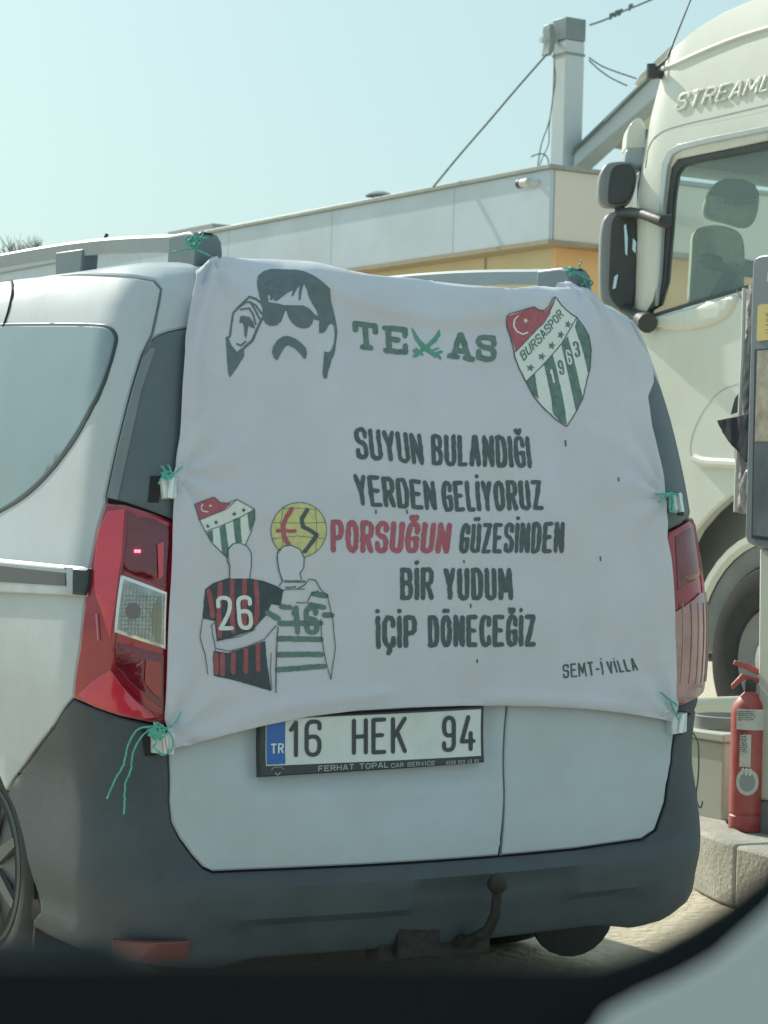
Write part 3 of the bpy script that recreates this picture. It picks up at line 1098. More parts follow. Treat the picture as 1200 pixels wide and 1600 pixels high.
# --- side rail of the sliding door
track = VS.patch('door_track', px((-120, 866), (0, 874), (136, 887), (144, 890), (142, 933), (130, 932), (0, 926), (-120, 920)), ALU, van, h=0.016, thick=0.016, bev=0.003, step=0.03)
VS.patch('track_slot', px((-120, 880), (0, 885), (112, 897), (112, 917), (0, 910), (-120, 905)), BLACKPL, track, h=0.0175, thick=0.002, bev=0, step=0.03)
VS.patch('track_lip', px((-120, 872), (0, 877.5), (112, 888), (112, 892), (0, 881.5), (-120, 876)), CHROME, track, h=0.020, thick=0.004, bev=0.001, step=0.03)
VS.patch('end_cap', px((125, 889), (147, 891), (146, 912), (141, 932), (124, 930)), BLACKPL, track, h=0.026, thick=0.02, bev=0.005, step=0.02)
# --- hinge brackets the cloth is tied to
brL = [px((251, 748), (275, 748), (274, 779), (255, 779), h=.02), px((238, 1142), (271, 1146), (270, 1179), (238, 1176), h=.02)]
for k, b_ in enumerate(brL):
    for f_ in (lambda p: p, mirq):
        o = VS.patch('hinge', f_(b_), BRK, van, h=0.030, thick=0.03, bev=0.004, step=0.02)
        aa = np.mean([p[0] for p in f_(b_)]); bb = np.mean([p[1] for p in f_(b_)])
        sgn = -1 if aa < QT / 2 else 1
        plt_ = [(aa + sgn * 0.016, bb - .03), (aa + sgn * 0.040, bb - .03), (aa + sgn * 0.040, bb + .03), (aa + sgn * 0.016, bb + .03)]
        VS.patch('hinge_pocket', plt_, GAP, o, h=0.0065, thick=0.004, bev=0, step=0.02)
        P0 = VS.at(np.array([aa]), np.array([bb - .024]), 0.034)[0]
        P1 = VS.at(np.array([aa]), np.array([bb + .024]), 0.034)[0]
        link('hinge_pin', *tube([P0, P1], 0.007, 10), CHROME, o)


# --- wheels
def wheel(u_out, s):
    c = uwz(u_out, AW, AZ)
    ax = -ux * s
    pr = [(0.17, 0), (0.19, -0.004), (0.20, 0.002), (0.205, -0.002), (0.24, 0.012), (0.285, 0.010), (0.308, -0.004), (0.32, -0.03), (0.325, -0.07), (0.325, -0.12), (0.315, -0.17), (0.24, -0.19)]
    w = link('rear_wheel', *lathe(pr, c, ax, 56), RUBBER, van)
    RIMD = mat('dusty_rim', (.16, .17, .175), .5, metal=.4, var=.15)
    link('rim', *lathe([(0.203, 0.0), (0.198, 0.006), (0.188, -0.01), (0.175, -0.03), (0.12, -0.02), (0.06, -0.01), (0.001, -0.008)], c, ax, 48), RIMD, w)
    sp = []
    for k in range(7):
        t = 2 * math.pi * k / 7
        p = c + ax * -0.012
        e1, e2 = wx, np.array([0, 0, 1.0])
        d = e1 * math.cos(t) + e2 * math.sin(t)
        n_ = -e1 * math.sin(t) + e2 * math.cos(t)
        pts = [p + d * .05 - n_ * .02, p + d * .18 - n_ * .012, p + d * .18 + n_ * .012, p + d * .05 + n_ * .02]
        sp.append(prism(pts, ax * 0.014))
    for p_ in sp: link('spoke', *p_, RIMD, w, smooth=False)


wheel(-0.075, 1)
wheel(1.585, -1)
for (u0, u1) in ((-.09, .12), (1.38, 1.60)):
    um, hw_ = (u0 + u1) / 2, (u1 - u0) / 2 + .03
    fl_p = [uwz(um - hw_, .38, .32)] + [uwz(um - hw_ * math.cos(math.pi * k_ / 12), .40, .15 - .12 * math.sin(math.pi * k_ / 12)) for k_ in range(13)] + [uwz(um + hw_, .38, .32)]
    link('tyre_stand_in', *prism(fl_p, wx * .012), RUBBER, van, smooth=False)  # added rounded flap, stands in for part of the rear tyre
# --- roof rails
FOOT = mat('rail_foot_plastic', (.13, .17, .195), .45)
for (ur, side) in ((0.203, 1), (1.31, -1)):
    rw = []
    zt = lambda w: float(np.interp(w, [.2, .36, .6, .8, 1.0, 1.25, 1.46, 2.2, 3.0], [1.901, 1.909, 1.926, 1.937, 1.944, 1.949, 1.951, 1.945, 1.92]))
    secs, faces = [], []
    for w in np.linspace(0.22, 3.0, 26):
        z = zt(w)
        for (du, dz) in ((-.022, -.012), (-.024, .0), (-.014, .008), (.014, .008), (.024, .0), (.022, -.012), (.018, -.034), (-.018, -.034)):
            secs.append(uwz(ur + du, w, z + dz))
    for i in range(25):
        for k in range(8):
            faces.append((i * 8 + k, (i + 1) * 8 + k, (i + 1) * 8 + (k + 1) % 8, i * 8 + (k + 1) % 8))
    rail = link('roof_rail', secs, faces, mat('rail_metal', (0.25, 0.30, 0.32), 0.38, coat=0.3), van)
    # rear foot: rounded wedge
    pf = [(0.205, 1.82), (0.198, 1.86), (0.205, 1.890), (0.225, 1.908), (0.25, 1.914), (0.36, 1.914), (0.36, 1.82)]
    link('rail_foot', *prism([uwz(ur - .036, a, b) for a, b in pf], ux * .072), FOOT, rail, bevel=0.010, segs=3)
    pf = [(.90, 1.83), (.885, 1.925), (1.07, 1.93), (1.06, 1.83)]
    link('rail_foot', *prism([uwz(ur - .024, a, b) for a, b in pf], ux * .048), FOOT, rail, bevel=0.006)
# --- tow hitch
hc = on_plane(777, 1381, uwz(1.0, -0.17, 0.4), wx)
hitch = link('tow_hitch', *tube([hc, hc + np.array([0, 0, -.03]), hc + np.array([0, 0, -.075]) + wx * .004, hc + np.array([0, 0, -.115]) - ux * .008 + wx * .02, hc + np.array([0, 0, -.15]) - ux * .03 + wx * .07, hc + np.array([0, 0, -.16]) - ux * .05 + wx * .22], [.013, .012, .014, .015, .017, .02], 12), RUST, van)
link('tow_ball', *lathe([(0.001, .025), (0.012, .0225), (.02, .015), (.0245, .005), (.025, 0), (.0235, -.009), (.019, -.016), (.012, -.023)], hc, (0, 0, 1), 24), RUST, hitch)
hb = hc + np.array([0, 0, -.16]) + wx * .14
rh = hb - OO
hu, hw, hz = rh @ ux, rh @ wx, rh[2]
link('hitch_crossbar', *box(hu - .26, hu + .06, hw - .03, hw + .04, hz - .03, hz + .03), RUST, hitch, bevel=.004)
link('socket_plate', *box(hu - .22, hu - .10, hw - .05, hw - .031, hz - .02, hz + .07), RUST, hitch, bevel=.003)
ex = tube([uwz(0.42, -0.06, .215), uwz(0.42, 0.2, .21), uwz(0.42, 0.5, .2)], .028, 14, cap=False)

# --- roof aerial
ap = on_plane(162, 378, uwz(0.4, 3.0, 1.85), wx)
link('aerial', *tube([ap - np.array([0, 0, .05]), ap, ap + np.array([0.012, 0.0, .03])], .007, 8), BLACKPL, van)

# ================================================================== THE BANNER
CH = 0.030
TIES = VS.inv(np.array([(333, 406), (898, 452), (272, 745), (1040, 772), (272, 1150), (1052, 1120)], float), CH)
crease = VS.inv(np.array(catmull([(440, 436), (512, 456), (580, 480), (640, 497), (700, 502), (760, 497), (830, 482), (880, 462)], 5)), CH)
creaseB = VS.inv(np.array(catmull([(286, 1140), (340, 1132), (420, 1110), (520, 1092), (600, 1084)], 5)), CH)
creaseC = VS.inv(np.array(catmull([(1045, 1113), (1000, 1106), (940, 1100), (860, 1094), (760, 1092)], 5)), CH)
creaseD = VS.inv(np.array(catmull([(345, 415), (325, 450), (316, 500), (308, 560), (306, 640)], 5)), CH)
creaseE = VS.inv(np.array(catmull([(320, 425), (322, 450), (312, 480), (298, 530)], 5)), CH)


def dist_poly(q, v, C):
    q = np.asarray(q); v = np.asarray(v)
    d = np.full(q.shape, 9.0)
    for a, b in zip(C[:-1], C[1:]):
        e = b - a
        L2 = e @ e + 1e-12
        t = np.clip(((q - a[0]) * e[0] + (v - a[1]) * e[1]) / L2, 0, 1)
        d = np.minimum(d, np.hypot(q - a[0] - t * e[0], v - a[1] - t * e[1]))
    return d


def cloth_h(q, v):
    q = np.asarray(q, float)
    v = np.asarray(v, float)
    h = np.zeros(q.shape)
    h += 0.0035 * np.sin(q * 5.1 + 1.3 * np.sin(v * 3.3)) * np.sin(v * 4.2 + 0.8)
    h += 0.0024 * np.sin(q * 17 + v * 9 + 2 * np.sin(v * 5)) + 0.0012 * np.sin(q * 9 - v * 23)
    for i, (tq, tv) in enumerate(TIES):
        d = np.hypot(q - tq, v - tv) + 1e-4
        an = np.arctan2(v - tv, q - tq)
        amp = 0.014 * np.exp(-d / 0.12) * (1 - np.exp(-d / 0.03))
        h += amp * np.sin(an * 9 + i * 1.7 + 1.2 * np.sin(d * 14))
    vc = np.interp(q, crease[:, 0], crease[:, 1])
    wq = np.clip((q - crease[0, 0]) / .1, 0, 1) * np.clip((crease[-1, 0] - q) / .1, 0, 1)
    up_ = v - vc
    h += wq * 0.015 * np.where(up_ > 0, np.exp(-(up_ / 0.07) ** 2), np.exp(-(up_ / 0.014) ** 2))
    vc2 = vc - 0.10 - 0.03 * np.sin(q * 3)
    h += 0.005 * np.where(v > vc2, np.exp(-((v - vc2) / 0.05) ** 2), np.exp(-((v - vc2) / 0.014) ** 2)) * np.clip((q - .9) / .2, 0, 1) * np.clip((1.55 - q) / .2, 0, 1)
    d = dist_poly(q, v, creaseB)
    h += 0.008 * np.exp(-(d / 0.016) ** 2)
    d = dist_poly(q, v, creaseC)
    h += 0.008 * np.exp(-(d / 0.015) ** 2)
    d = dist_poly(q, v, creaseD)
    h += 0.013 * np.exp(-(d / 0.012) ** 2)
    d = dist_poly(q, v, creaseE)
    h -= 0.009 * np.exp(-(d / 0.012) ** 2)
    return h


cl_px = [(334, 403), (318, 412), (307, 422), (305, 440), (300, 470), (292, 520), (287, 600), (284, 680), (277, 728), (271, 745), (276, 765), (273, 800), (269, 900), (265, 1000), (263, 1080), (262, 1125), (264, 1150), (268, 1171),
         (300, 1164), (350, 1149), (410, 1134), (480, 1120), (560, 1110), (640, 1105), (720, 1103), (790, 1103), (850, 1104), (920, 1108), (980, 1115), (1030, 1123), (1056, 1129)]
_o = []
for a_, b_ in zip(cl_px[:-1], cl_px[1:]):
    k_ = max(1, int(math.hypot(b_[0] - a_[0], b_[1] - a_[1]) / 12))
    _o += [(a_[0] + (b_[0] - a_[0]) * j / k_, a_[1] + (b_[1] - a_[1]) * j / k_) for j in range(k_)]
cl_ab = VS.inv(np.array(_o + [(1056, 1129)], float), CH)
cl_ab = [tuple(p) for p in cl_ab]
right_px = [(1059, 1100), (1059, 1040), (1058, 990), (1056, 930), (1051, 870), (1044, 838), (1047, 815), (1044, 795), (1041, 772), (1037, 750), (1028, 710), (1018, 665), (1012, 620)]
cl_ab += [tuple(p) for p in VS.inv(np.array(right_px, float), CH)]
qr_, vr_ = cl_ab[-1]
v570 = vofz(1.70)
cl_ab += [(qr_ + 0.03, vofz(1.60)), (qr_ + 0.05, vofz(1.66)), (qr_ + 0.02, vofz(1.735)), (qr_ - 0.03, vofz(1.79))]
top_px = [(905, 449), (885, 444), (868, 447), (840, 452), (800, 456), (745, 446), (690, 440), (640, 434), (580, 428), (525, 420), (480, 412), (430, 407), (380, 405)]
tp = VS.inv(np.array(top_px, float), CH)
cl_ab += [tuple(p) for p in tp]
banner = VS.patch('banner', cl_ab, CLOTH, None, h=CH, hf=cloth_h, thick=0.004, bev=0.0015, step=0.011, smooth_ang=60)
tag(banner, 'white printed cloth banner tied over the van rear doors', 'banner')


def PR(name, polys, m, dz=0.0012, wob=0.5, step=6.0, holes=()):
    return flat_print(VS, name, polys, m, banner, CH + dz, cloth_h, step=step, wob=wob, holes=holes)


def Z(pts, s, ox, oy):
    return [(ox + x / s, oy + y / s) for x, y in pts]


# --- portrait
z4 = lambda *p: Z(p, 6.0, 340, 400)
hair = z4((370, 240), (385, 175), (430, 140), (500, 124), (600, 130), (700, 150), (790, 180), (880, 230), (960, 285), (1030, 340), (1060, 430), (1085, 510), (1100, 580), (1112, 640), (1122, 720), (1115, 760), (1105, 830),
          (1095, 900), (1080, 950), (1060, 980), (1045, 1040), (1025, 1090), (1015, 1155), (985, 1155), (975, 1110), (985, 1000), (992, 900), (1030, 910), (1060, 890), (1085, 820), (1095, 740), (1090, 660), (1065, 635), (1040, 650),
          (1010, 700), (985, 725), (945, 725), (945, 660), (950, 610), (890, 600), (880, 640), (850, 675), (800, 688), (740, 670), (690, 630), (660, 580), (640, 525), (625, 520), (610, 570), (590, 620), (550, 655), (490, 658),
          (450, 635), (425, 600), (412, 560), (415, 500), (400, 440), (385, 380), (372, 300))
fore = z4((462, 365), (470, 440), (560, 455), (620, 470), (700, 472), (790, 470), (850, 500), (900, 550), (940, 575), (920, 510), (880, 450), (850, 400), (830, 340), (790, 285), (780, 330), (768, 420), (750, 425), (752, 350), (760, 300),
          (740, 310), (700, 385), (682, 385), (700, 330), (650, 350), (600, 390), (545, 430), (525, 430), (515, 400), (500, 425), (480, 415), (490, 380))
mous = z4((512, 900), (520, 850), (560, 790), (610, 755), (660, 752), (720, 775), (780, 820), (825, 870), (832, 920), (820, 970), (800, 960), (770, 920), (720, 870), (660, 838), (630, 855), (600, 900), (575, 950), (560, 978), (530, 955))
port = PR('portrait_print', [hair], INKP, wob=0.25, step=5, holes=[fore])
PR('moustache_print', [mous], INKP, wob=0.25)
hand = []
for w, pts in ((3.2, z4((75, 775), (112, 760), (130, 640), (150, 530), (220, 455), (290, 390), (350, 410), (400, 445), (415, 470))), (2.8, z4((150, 530), (210, 475), (260, 440), (300, 440), (340, 500), (390, 590))),
               (2.8, z4((215, 505), (290, 495), (330, 550), (358, 640))), (2.6, z4((300, 440), (350, 470), (408, 545))), (4.2, z4((412, 590), (370, 690), (330, 790), (250, 860))), (3, z4((180, 825), (220, 840), (265, 800)))):
    hand += stroke_polys(pts, w)
hand.append(z4((215, 565), (235, 560), (300, 575), (335, 620), (355, 680), (320, 670), (290, 650), (285, 700), (270, 770), (255, 740), (250, 660), (235, 620), (205, 630)))
hand.append(z4((70, 765), (100, 780), (120, 830), (180, 900), (215, 870), (250, 855), (250, 940), (180, 1050), (115, 1140), (98, 1100), (85, 950)))
PR('hand_print', hand, INKP, wob=0.25, step=5)
# --- TEXAS
tx = [word(['/T'], ((550, 500), (592, 505), (591, 549), (556, 545)), 8.6), word(['/E'], ((597, 507), (637, 511), (638, 555), (599, 551)), 8.4),
      word(['/A'], ((699, 517), (742, 521), (744, 566), (697, 560)), 8.6), word(['/S'], ((745, 521), (776, 523), (778, 567), (744, 562)), 8.6)]
for t_ in tx: PR('texas_letter', t_, INKDG, wob=0.6)
z3 = lambda *p: Z(p, 2.857, 520, 380)
sw = [z3((350, 375), (365, 392), (385, 425), (415, 455), (460, 490), (470, 505), (455, 512), (430, 495), (395, 470), (365, 430)), z3((475, 385), (480, 410), (462, 440), (430, 465), (395, 490), (372, 508), (360, 500), (380, 480), (415, 455), (450, 420))]
sw += stroke_polys(z3((362, 478), (380, 500), (362, 505)), 4.2) + stroke_polys(z3((485, 485), (462, 492), (478, 515)), 4.2) + stroke_polys(z3((440, 480), (470, 470)), 3) + stroke_polys(z3((372, 470), (400, 500)), 3)
PR('crossed_swords_print', sw, INKG, wob=0.4)
# --- slogan
slog = [('SUYUN', ((552, 667), (659, 677), (663, 727), (557, 717)), 6.9), ('BULANDIĞI', ((674, 678), (828, 681), (832, 732), (675, 727)), 6.9),
        ('YERDEN', ((551, 740), (679, 752), (683, 798), (559, 790)), 6.9), ('GELİYORUZ', ((689, 751), (845, 750), (849, 797), (692, 800)), 6.7),
        ('GÜZESİNDEN', ((720, 818), (881, 815), (881, 864), (714, 865)), 6.4), ('BİR', ((625, 887), (678, 886), (678, 938), (624, 938)), 7.4), ('YUDUM', ((692, 887), (799, 887), (801, 938), (694, 938)), 7.4),
        ('İÇİP', ((585, 962), (651, 961), (650, 1012), (587, 1014)), 7.6), ('DÖNECEĞİZ', ((668, 961), (836, 960), (836, 1010), (668, 1012)), 7.2)]
for t_, q_, w_ in slog:
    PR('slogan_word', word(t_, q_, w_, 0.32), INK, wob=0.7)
PR('red_slogan_word', word('PORSUĞUN', ((516, 811), (706, 817), (700, 865), (517, 864)), 8.2, 0.3), INKR, wob=0.7)
PR('signature_lettering', word('SEMT-İ', ((880, 1038), (944, 1033), (947, 1055), (881, 1060)), 2.7, 0.9) + word('VİLLA', ((950, 1034), (994, 1028), (999, 1048), (953, 1053)), 2.7, 0.9), INK, wob=0.5)
dr = []
for (x, y, l_) in ((885, 688, 8), (964, 747, 5), (938, 870, 6), (588, 797, 5), (636, 797, 5), (745, 1031, 4), (723, 876, 3), (735, 944, 5)):
    PR('paint_drip', stroke_polys([(x, y), (x + .6, y + l_)], 2.2), INK, wob=0.3)
# --- large shield
zs = lambda *p: Z(p, 7.275, 780, 460)
outl = zs((65, 265), (85, 245), (345, 178), (420, 200), (490, 200), (540, 160), (570, 95), (605, 70), (890, 250), (960, 360), (1015, 480), (1040, 640), (1035, 830), (1010, 930), (950, 1180), (860, 1350), (770, 1500), (650, 1420), (500, 1280), (400, 1150), (320, 990), (250, 850), (190, 700), (130, 500))
PR('shield_print', [outl], INKW, 0.0010, 0.3, step=3)
PR('shield_red_field', [zs((75, 265), (345, 180), (430, 205), (500, 205), (550, 170), (580, 110), (600, 95), (575, 180), (540, 260), (470, 340), (380, 430), (280, 540), (190, 645), (130, 480))], INKR, 0.0018, 0.3, step=3)
PR('shield_green_stripe', [zs((320, 985), (410, 890), (425, 1000), (455, 1190), (390, 1130))], INKDG, 0.0016, 0.3)
PR('shield_green_stripe', [zs((510, 790), (610, 690), (660, 900), (720, 1180), (770, 1480), (700, 1450), (615, 1360), (590, 1180), (545, 960))], INKDG, 0.0016, 0.3)
PR('shield_green_stripe', [zs((710, 560), (790, 470), (850, 700), (900, 950), (945, 1160), (940, 1210), (865, 1330), (830, 1150), (770, 850))], INKDG, 0.0016, 0.3)
PR('shield_green_stripe', [zs((870, 360), (895, 280), (960, 380), (1015, 500), (1040, 650), (1035, 850), (1010, 890), (985, 780), (940, 580))], INKDG, 0.0016, 0.3)
ol = stroke_polys(outl + [outl[0]], 1.5) + stroke_polys(zs((190, 650), (380, 440), (500, 320), (560, 225), (600, 85)), 1.4) + stroke_polys(zs((320, 985), (520, 780), (720, 550), (890, 260)), 1.4)
PR('shield_outline', ol, INK, 0.0021, 0.3, step=4)
PR('shield_crescent', stroke_polys(zs((190, 262), (163, 290), (165, 365), (200, 425), (260, 458), (312, 438)), 2.4) + [star(*Z([(292, 303)], 7.275, 780, 460)[0], 4.3, .3)], INKW, 0.0022, 0.2, step=4)
st_ = []
for x, y in ((365, 830), (485, 705), (597, 583), (697, 460), (788, 337)):
    a, b = Z([(x, y)], 7.275, 780, 460)[0]
    st_.append(star(a, b, 6.6, .2))
st_ += word('BURSASPOR', zs((240, 655), (675, 165), (738, 240), (290, 757)), 1.9, 0.9)
st_ += word('3', zs((845, 530), (905, 525), (935, 700), (875, 715)), 2.8) + word('9', zs((655, 750), (720, 745), (745, 905), (690, 920)), 2.8)
PR('shield_lettering', st_, INKDG, 0.0022, 0.2, step=4)
PR('shield_white_digit', word('1', zs((565, 855), (610, 845), (635, 1005), (600, 1015)), 2.9), INKW, 0.0022, 0.2, step=4)
PR('shield_white_digit', word('6', zs((750, 625), (810, 625), (840, 790), (785, 805)), 2.7), INKW, 0.0022, 0.2, step=4)
# --- small shield, globe badge and the two supporters
zq = lambda *p: Z(p, 4.21, 280, 740)
o2 = zq((108, 200), (228, 155), (270, 190), (320, 195), (378, 170), (495, 235), (500, 300), (480, 380), (440, 470), (400, 455), (350, 460), (325, 490), (320, 555), (270, 510), (210, 450), (170, 380), (130, 300))
PR('small_shield_print', [o2], INKW, 0.0010, 0.3)
PR('small_shield_red_field', [zq((112, 202), (228, 158), (275, 195), (345, 195), (300, 235), (200, 280), (135, 305))], INKR, 0.0016, 0.3)
for s_ in [zq((180, 385), (220, 370), (222, 450), (205, 440)), zq((270, 355), (310, 330), (325, 480), (318, 550), (280, 515)), zq((360, 300), (405, 285), (418, 450), (375, 455)), zq((450, 262), (495, 240), (498, 310), (470, 385))]: PR('small_shield_stripe', [s_], INKDG, 0.0016, 0.3)
PR('small_shield_outline', stroke_polys(o2[:9], 1.2) + stroke_polys(o2[12:] + [o2[0]], 1.2) + stroke_polys(zq((135, 305), (240, 265), (320, 230), (378, 172)), 1.1) + stroke_polys(zq((170, 382), (300, 335), (400, 290), (495, 236)), 1.1)
   + [star(*zq(p)[0], 4.0) for p in ((190, 345), (250, 320), (365, 265), (425, 240))], INK, 0.0021, 0.2, step=4)
PR('small_shield_crescent', stroke_polys(zq((165, 200), (152, 222), (165, 245), (200, 250)), 2.0) + [star(*zq((212, 210))[0], 2.8)], INKW, 0.0022, 0.1, step=4)
cir = [(788 + 181 * math.cos(t), 372 + 181 * math.sin(t)) for t in np.linspace(0, 2 * math.pi, 40)[:-1]]
cirp = zq(*[c for c in cir])
PR('globe_badge_print', [cirp], INKY, 0.0010, 0.2)
gl = stroke_polys(cirp + [cirp[0]], 1.3)
for a in (((672, 232), (780, 228), (900, 235)), ((615, 322), (790, 326), (962, 322)), ((618, 428), (780, 410), (955, 428)), ((682, 215), (668, 330), (690, 480)), ((893, 228), (905, 370), (900, 520)), ):
    gl += stroke_polys(zq(*a), 0.9)
PR('globe_badge_lines', gl, INKDG, 0.0015, 0.2, step=4)
PR('badge_letter_e', stroke_polys(zq((738, 232), (702, 290), (684, 350), (690, 410), (722, 465)), 7) + stroke_polys(zq((648, 375), (762, 378)), 5.5), INKR, 0.0019, 0.5, step=4)
PR('badge_letter_s', stroke_polys(zq((840, 238), (802, 300), (815, 350), (870, 380), (905, 405), (875, 450), (828, 512)), 6.4), INK, 0.0019, 0.5, step=4)
for hp in [zq((325, 500), (360, 460), (400, 455), (450, 475), (478, 520), (480, 600), (470, 690), (340, 690), (335, 600)), zq((652, 540), (690, 482), (740, 470), (800, 500), (825, 550), (825, 620), (800, 655), (805, 700), (685, 700), (665, 640))]: PR('head_fill', [hp], CLOTH, 0.0023, 0.2)
sh = [zq((175, 760), (230, 720), (330, 685), (410, 672), (470, 690), (560, 705), (660, 745), (692, 765), (672, 870), (610, 860), (575, 930), (480, 1030), (350, 1075), (290, 1095), (250, 1100), (240, 970), (160, 955)),
      zq((230, 1165), (320, 1180), (450, 1140), (565, 1100), (575, 1220), (605, 1430), (400, 1370), (230, 1330), (225, 1200))]
INKSH = mat('shirt_ink', (.062, .08, .095), .85, var=.2, scale=60)
for s_ in sh: PR('striped_shirt_print', [s_], INKSH, 0.0012, 0.5)
rs = []
for a in (((197, 770), (215, 850), (225, 940)), ((275, 725), (270, 800), (265, 960), (270, 1070)), ((350, 700), (350, 800), (350, 960), (355, 1040)), ((435, 700), (432, 800), (430, 900), (425, 1010)), ((508, 715), (515, 800), (515, 900), (500, 985)),
          ((245, 1190), (245, 1310)), ((285, 1190), (285, 1320)), ((355, 1175), (352, 1310)), ((435, 1155), (435, 1300)), ((515, 1130), (520, 1290))):
    rs += stroke_polys(zq(*a), 7.5)
PR('shirt_red_stripes', rs, INKDR, 0.0017, 0.5, step=5)
PR('shirt_number_26', word('26', zq((243, 805), (478, 800), (488, 1027), (262, 1032)), 6.3, 1.0), INKW, 0.0022, 0.3)
ln = []
for w, a in ((1.5, ((335, 680), (335, 605), (318, 575), (322, 500), (360, 460), (400, 455), (450, 475), (478, 520), (480, 600), (468, 685))), (1.5, ((665, 740), (688, 705), (665, 640), (652, 560), (655, 510), (690, 480), (740, 470), (800, 500), (825, 550), (825, 620), (800, 655), (810, 695))),
             (1.3, ((158, 960), (145, 1080), (180, 1200), (195, 1320))), (1.3, ((245, 975), (218, 1000), (230, 1080), (245, 1160))), (1.3, ((245, 1150), (330, 1168), (440, 1140), (560, 1090), (640, 1000))), (1.3, ((250, 1100), (300, 1090), (400, 1070), (500, 1025))),
             (1.5, ((780, 760), (830, 730), (860, 695), (900, 700), (935, 765))), (1.3, ((690, 765), (770, 760), (830, 760))), (1.4, ((775, 850), (845, 850), (875, 790), (920, 770))), (1.7, ((650, 1010), (640, 1200), (635, 1440))),
             (1.3, ((935, 960), (940, 1080), (960, 1200), (1000, 1355), (1030, 1150), (1010, 950), (975, 800), (935, 765))), (1.2, ((605, 1180), (600, 1300), (610, 1420)))):
    ln += stroke_polys(zq(*a), w)
PR('figure_outlines', ln, INK, 0.0028, 0.35, step=5)
gs = []
for w, a in ((8, ((885, 790), (970, 805))), (8, ((675, 875), (735, 882))), (8, ((865, 862), (955, 880))), (8.5, ((662, 985), (935, 985))), (8.5, ((655, 1085), (935, 1092))), (8.5, ((650, 1190), (940, 1190))), (8.5, ((648, 1290), (955, 1268))), (8.5, ((955, 930), (1005, 932))), (9, ((582, 915), (655, 955))), (3.4, ((702, 712), (830, 708))), (3.0, ((705, 750), (770, 745)))):
    gs += stroke_polys(zq(*a), w)
PR('hooped_shirt_print', gs, INKDG, 0.0012, 0.6, step=5)
PR('shirt_number_16', word('16', zq((735, 868), (915, 868), (928, 1062), (745, 1062)), 8, 0.5), INKDG, 0.0017, 0.4)


# ================================================================== STRINGS
def string_thing(label, paths, r=0.0022, m=None, h=0.045):
    parts = []
    for p in paths:
        P_ = np.array(catmull(p, 6))
        hh = h
        ab = VS.inv(P_[:, :2], hh)
        W3 = VS.at(ab[:, 0], ab[:, 1], hh)
        jit = np.array([[noise.noise(Vector((i * .7, k, p[0][0] * .1))) * .002 for k in range(3)] for i in range(len(W3))])
        parts.append(tube(W3 + jit, r, 6))
    o = link('tie_string', *join(parts), m or STRING)
    tag(o, label, 'string', 'green strings tying the banner')
    return o


def tangle(cx, cy, r, n, seed):
    rnd = random.Random(seed)
    out = []
    for k in range(n):
        a0 = rnd.random() * 6.28
        pts = []
        for i in range(7):
            a = a0 + i * rnd.uniform(.6, 1.3)
            rr = r * rnd.uniform(.3, 1.1)
            pts.append((cx + rr * math.cos(a), cy + rr * .8 * math.sin(a)))
        out.append(pts)
    return out


string_thing('green string hanging in two long ends from the lower left hinge', tangle(246, 1143, 16, 6, 1) + [[(240, 1135), (215, 1140), (200, 1165), (193, 1195), (180, 1218), (167, 1248)], [(238, 1138), (222, 1150), (208, 1175), (205, 1200), (196, 1225), (195, 1250), (194, 1272)],
             [(262, 1142), (270, 1155), (268, 1172), (255, 1180), (245, 1172)], [(255, 1142), (270, 1132), (284, 1112)], [(240, 1140), (244, 1160), (240, 1168), (256, 1180)]])
string_thing('green string knotted to the upper left hinge beside the dark pillar', tangle(262, 742, 9, 3, 2) + [[(248, 756), (256, 744), (270, 742), (284, 730)], [(262, 744), (256, 732), (252, 728)], [(268, 742), (266, 732), (262, 726)]], r=0.0024)
string_thing('green string knotted to the hinge above the right tail lamp', [[(1025, 772), (1038, 772), (1050, 771), (1060, 773)], [(1030, 785), (1038, 777), (1048, 772)]] + [[(1046, 772), (1047, 782), (1046, 795)], [(1046, 798), (1054, 800), (1060, 797)], [(1050, 770), (1052, 784), (1050, 798)]], r=0.0028)
string_thing('dark green string at the lower right hinge under the right tail lamp', [[(1032, 1082), (1045, 1092), (1058, 1102)], [(1048, 1098), (1054, 1112), (1060, 1124)]], r=0.0024)
# knots on the roof rails
def free_string(label, paths, P0, n, r):
    parts = []
    for p in paths:
        pts = catmull(p, 5)
        W3 = [on_plane(a, b, P0, n) + np.array([0, 0.004 * math.sin(i * 1.7), 0]) for i, (a, b) in enumerate(pts)]
        parts.append(tube(W3, r, 6))
    o = link('tie_string', *join(parts), STRING)
    tag(o, label, 'string', 'green strings tying the banner')


free_string('green string knotted round the left roof rail foot', tangle(303, 379, 12, 6, 4) + [[(269, 394), (285, 391), (300, 388), (306, 382)], [(304, 389), (320, 396), (335, 404), (341, 408)], [(310, 374), (316, 368), (317, 362)], [(312, 376), (318, 372), (324, 371)], [(300, 386), (292, 376), (289, 372), (296, 368)]], uwz(.10, .16, 1.88), wx, .0022)
free_string('pale green string knotted on the right roof rail end with loose curls', tangle(893, 424, 8, 4, 5) + [[(884, 424), (894, 420), (903, 420), (907, 412), (909, 406)], [(895, 424), (908, 430), (914, 440), (908, 446), (912, 452)], [(912, 432), (922, 438), (926, 442), (920, 452)], [(912, 436), (916, 446), (920, 452)]], uwz(1.30, .19, 1.88), wx, .0024)
hk = [(1083, 1145), (1090, 1158), (1092, 1180), (1091, 1215), (1088, 1240), (1090, 1256), (1095, 1262), (1098, 1252)]
W3 = [on_plane(a, b, uwz(1.66, .12, .6), np.array([0, 1.0, 0])) for a, b in catmull(hk, 6)]
o = link('wire_hook', *tube(W3, .0022, 6), CABLE)
tag(o, 'thin dark wire with hooked end hanging beside the right tail lamp', 'wire')

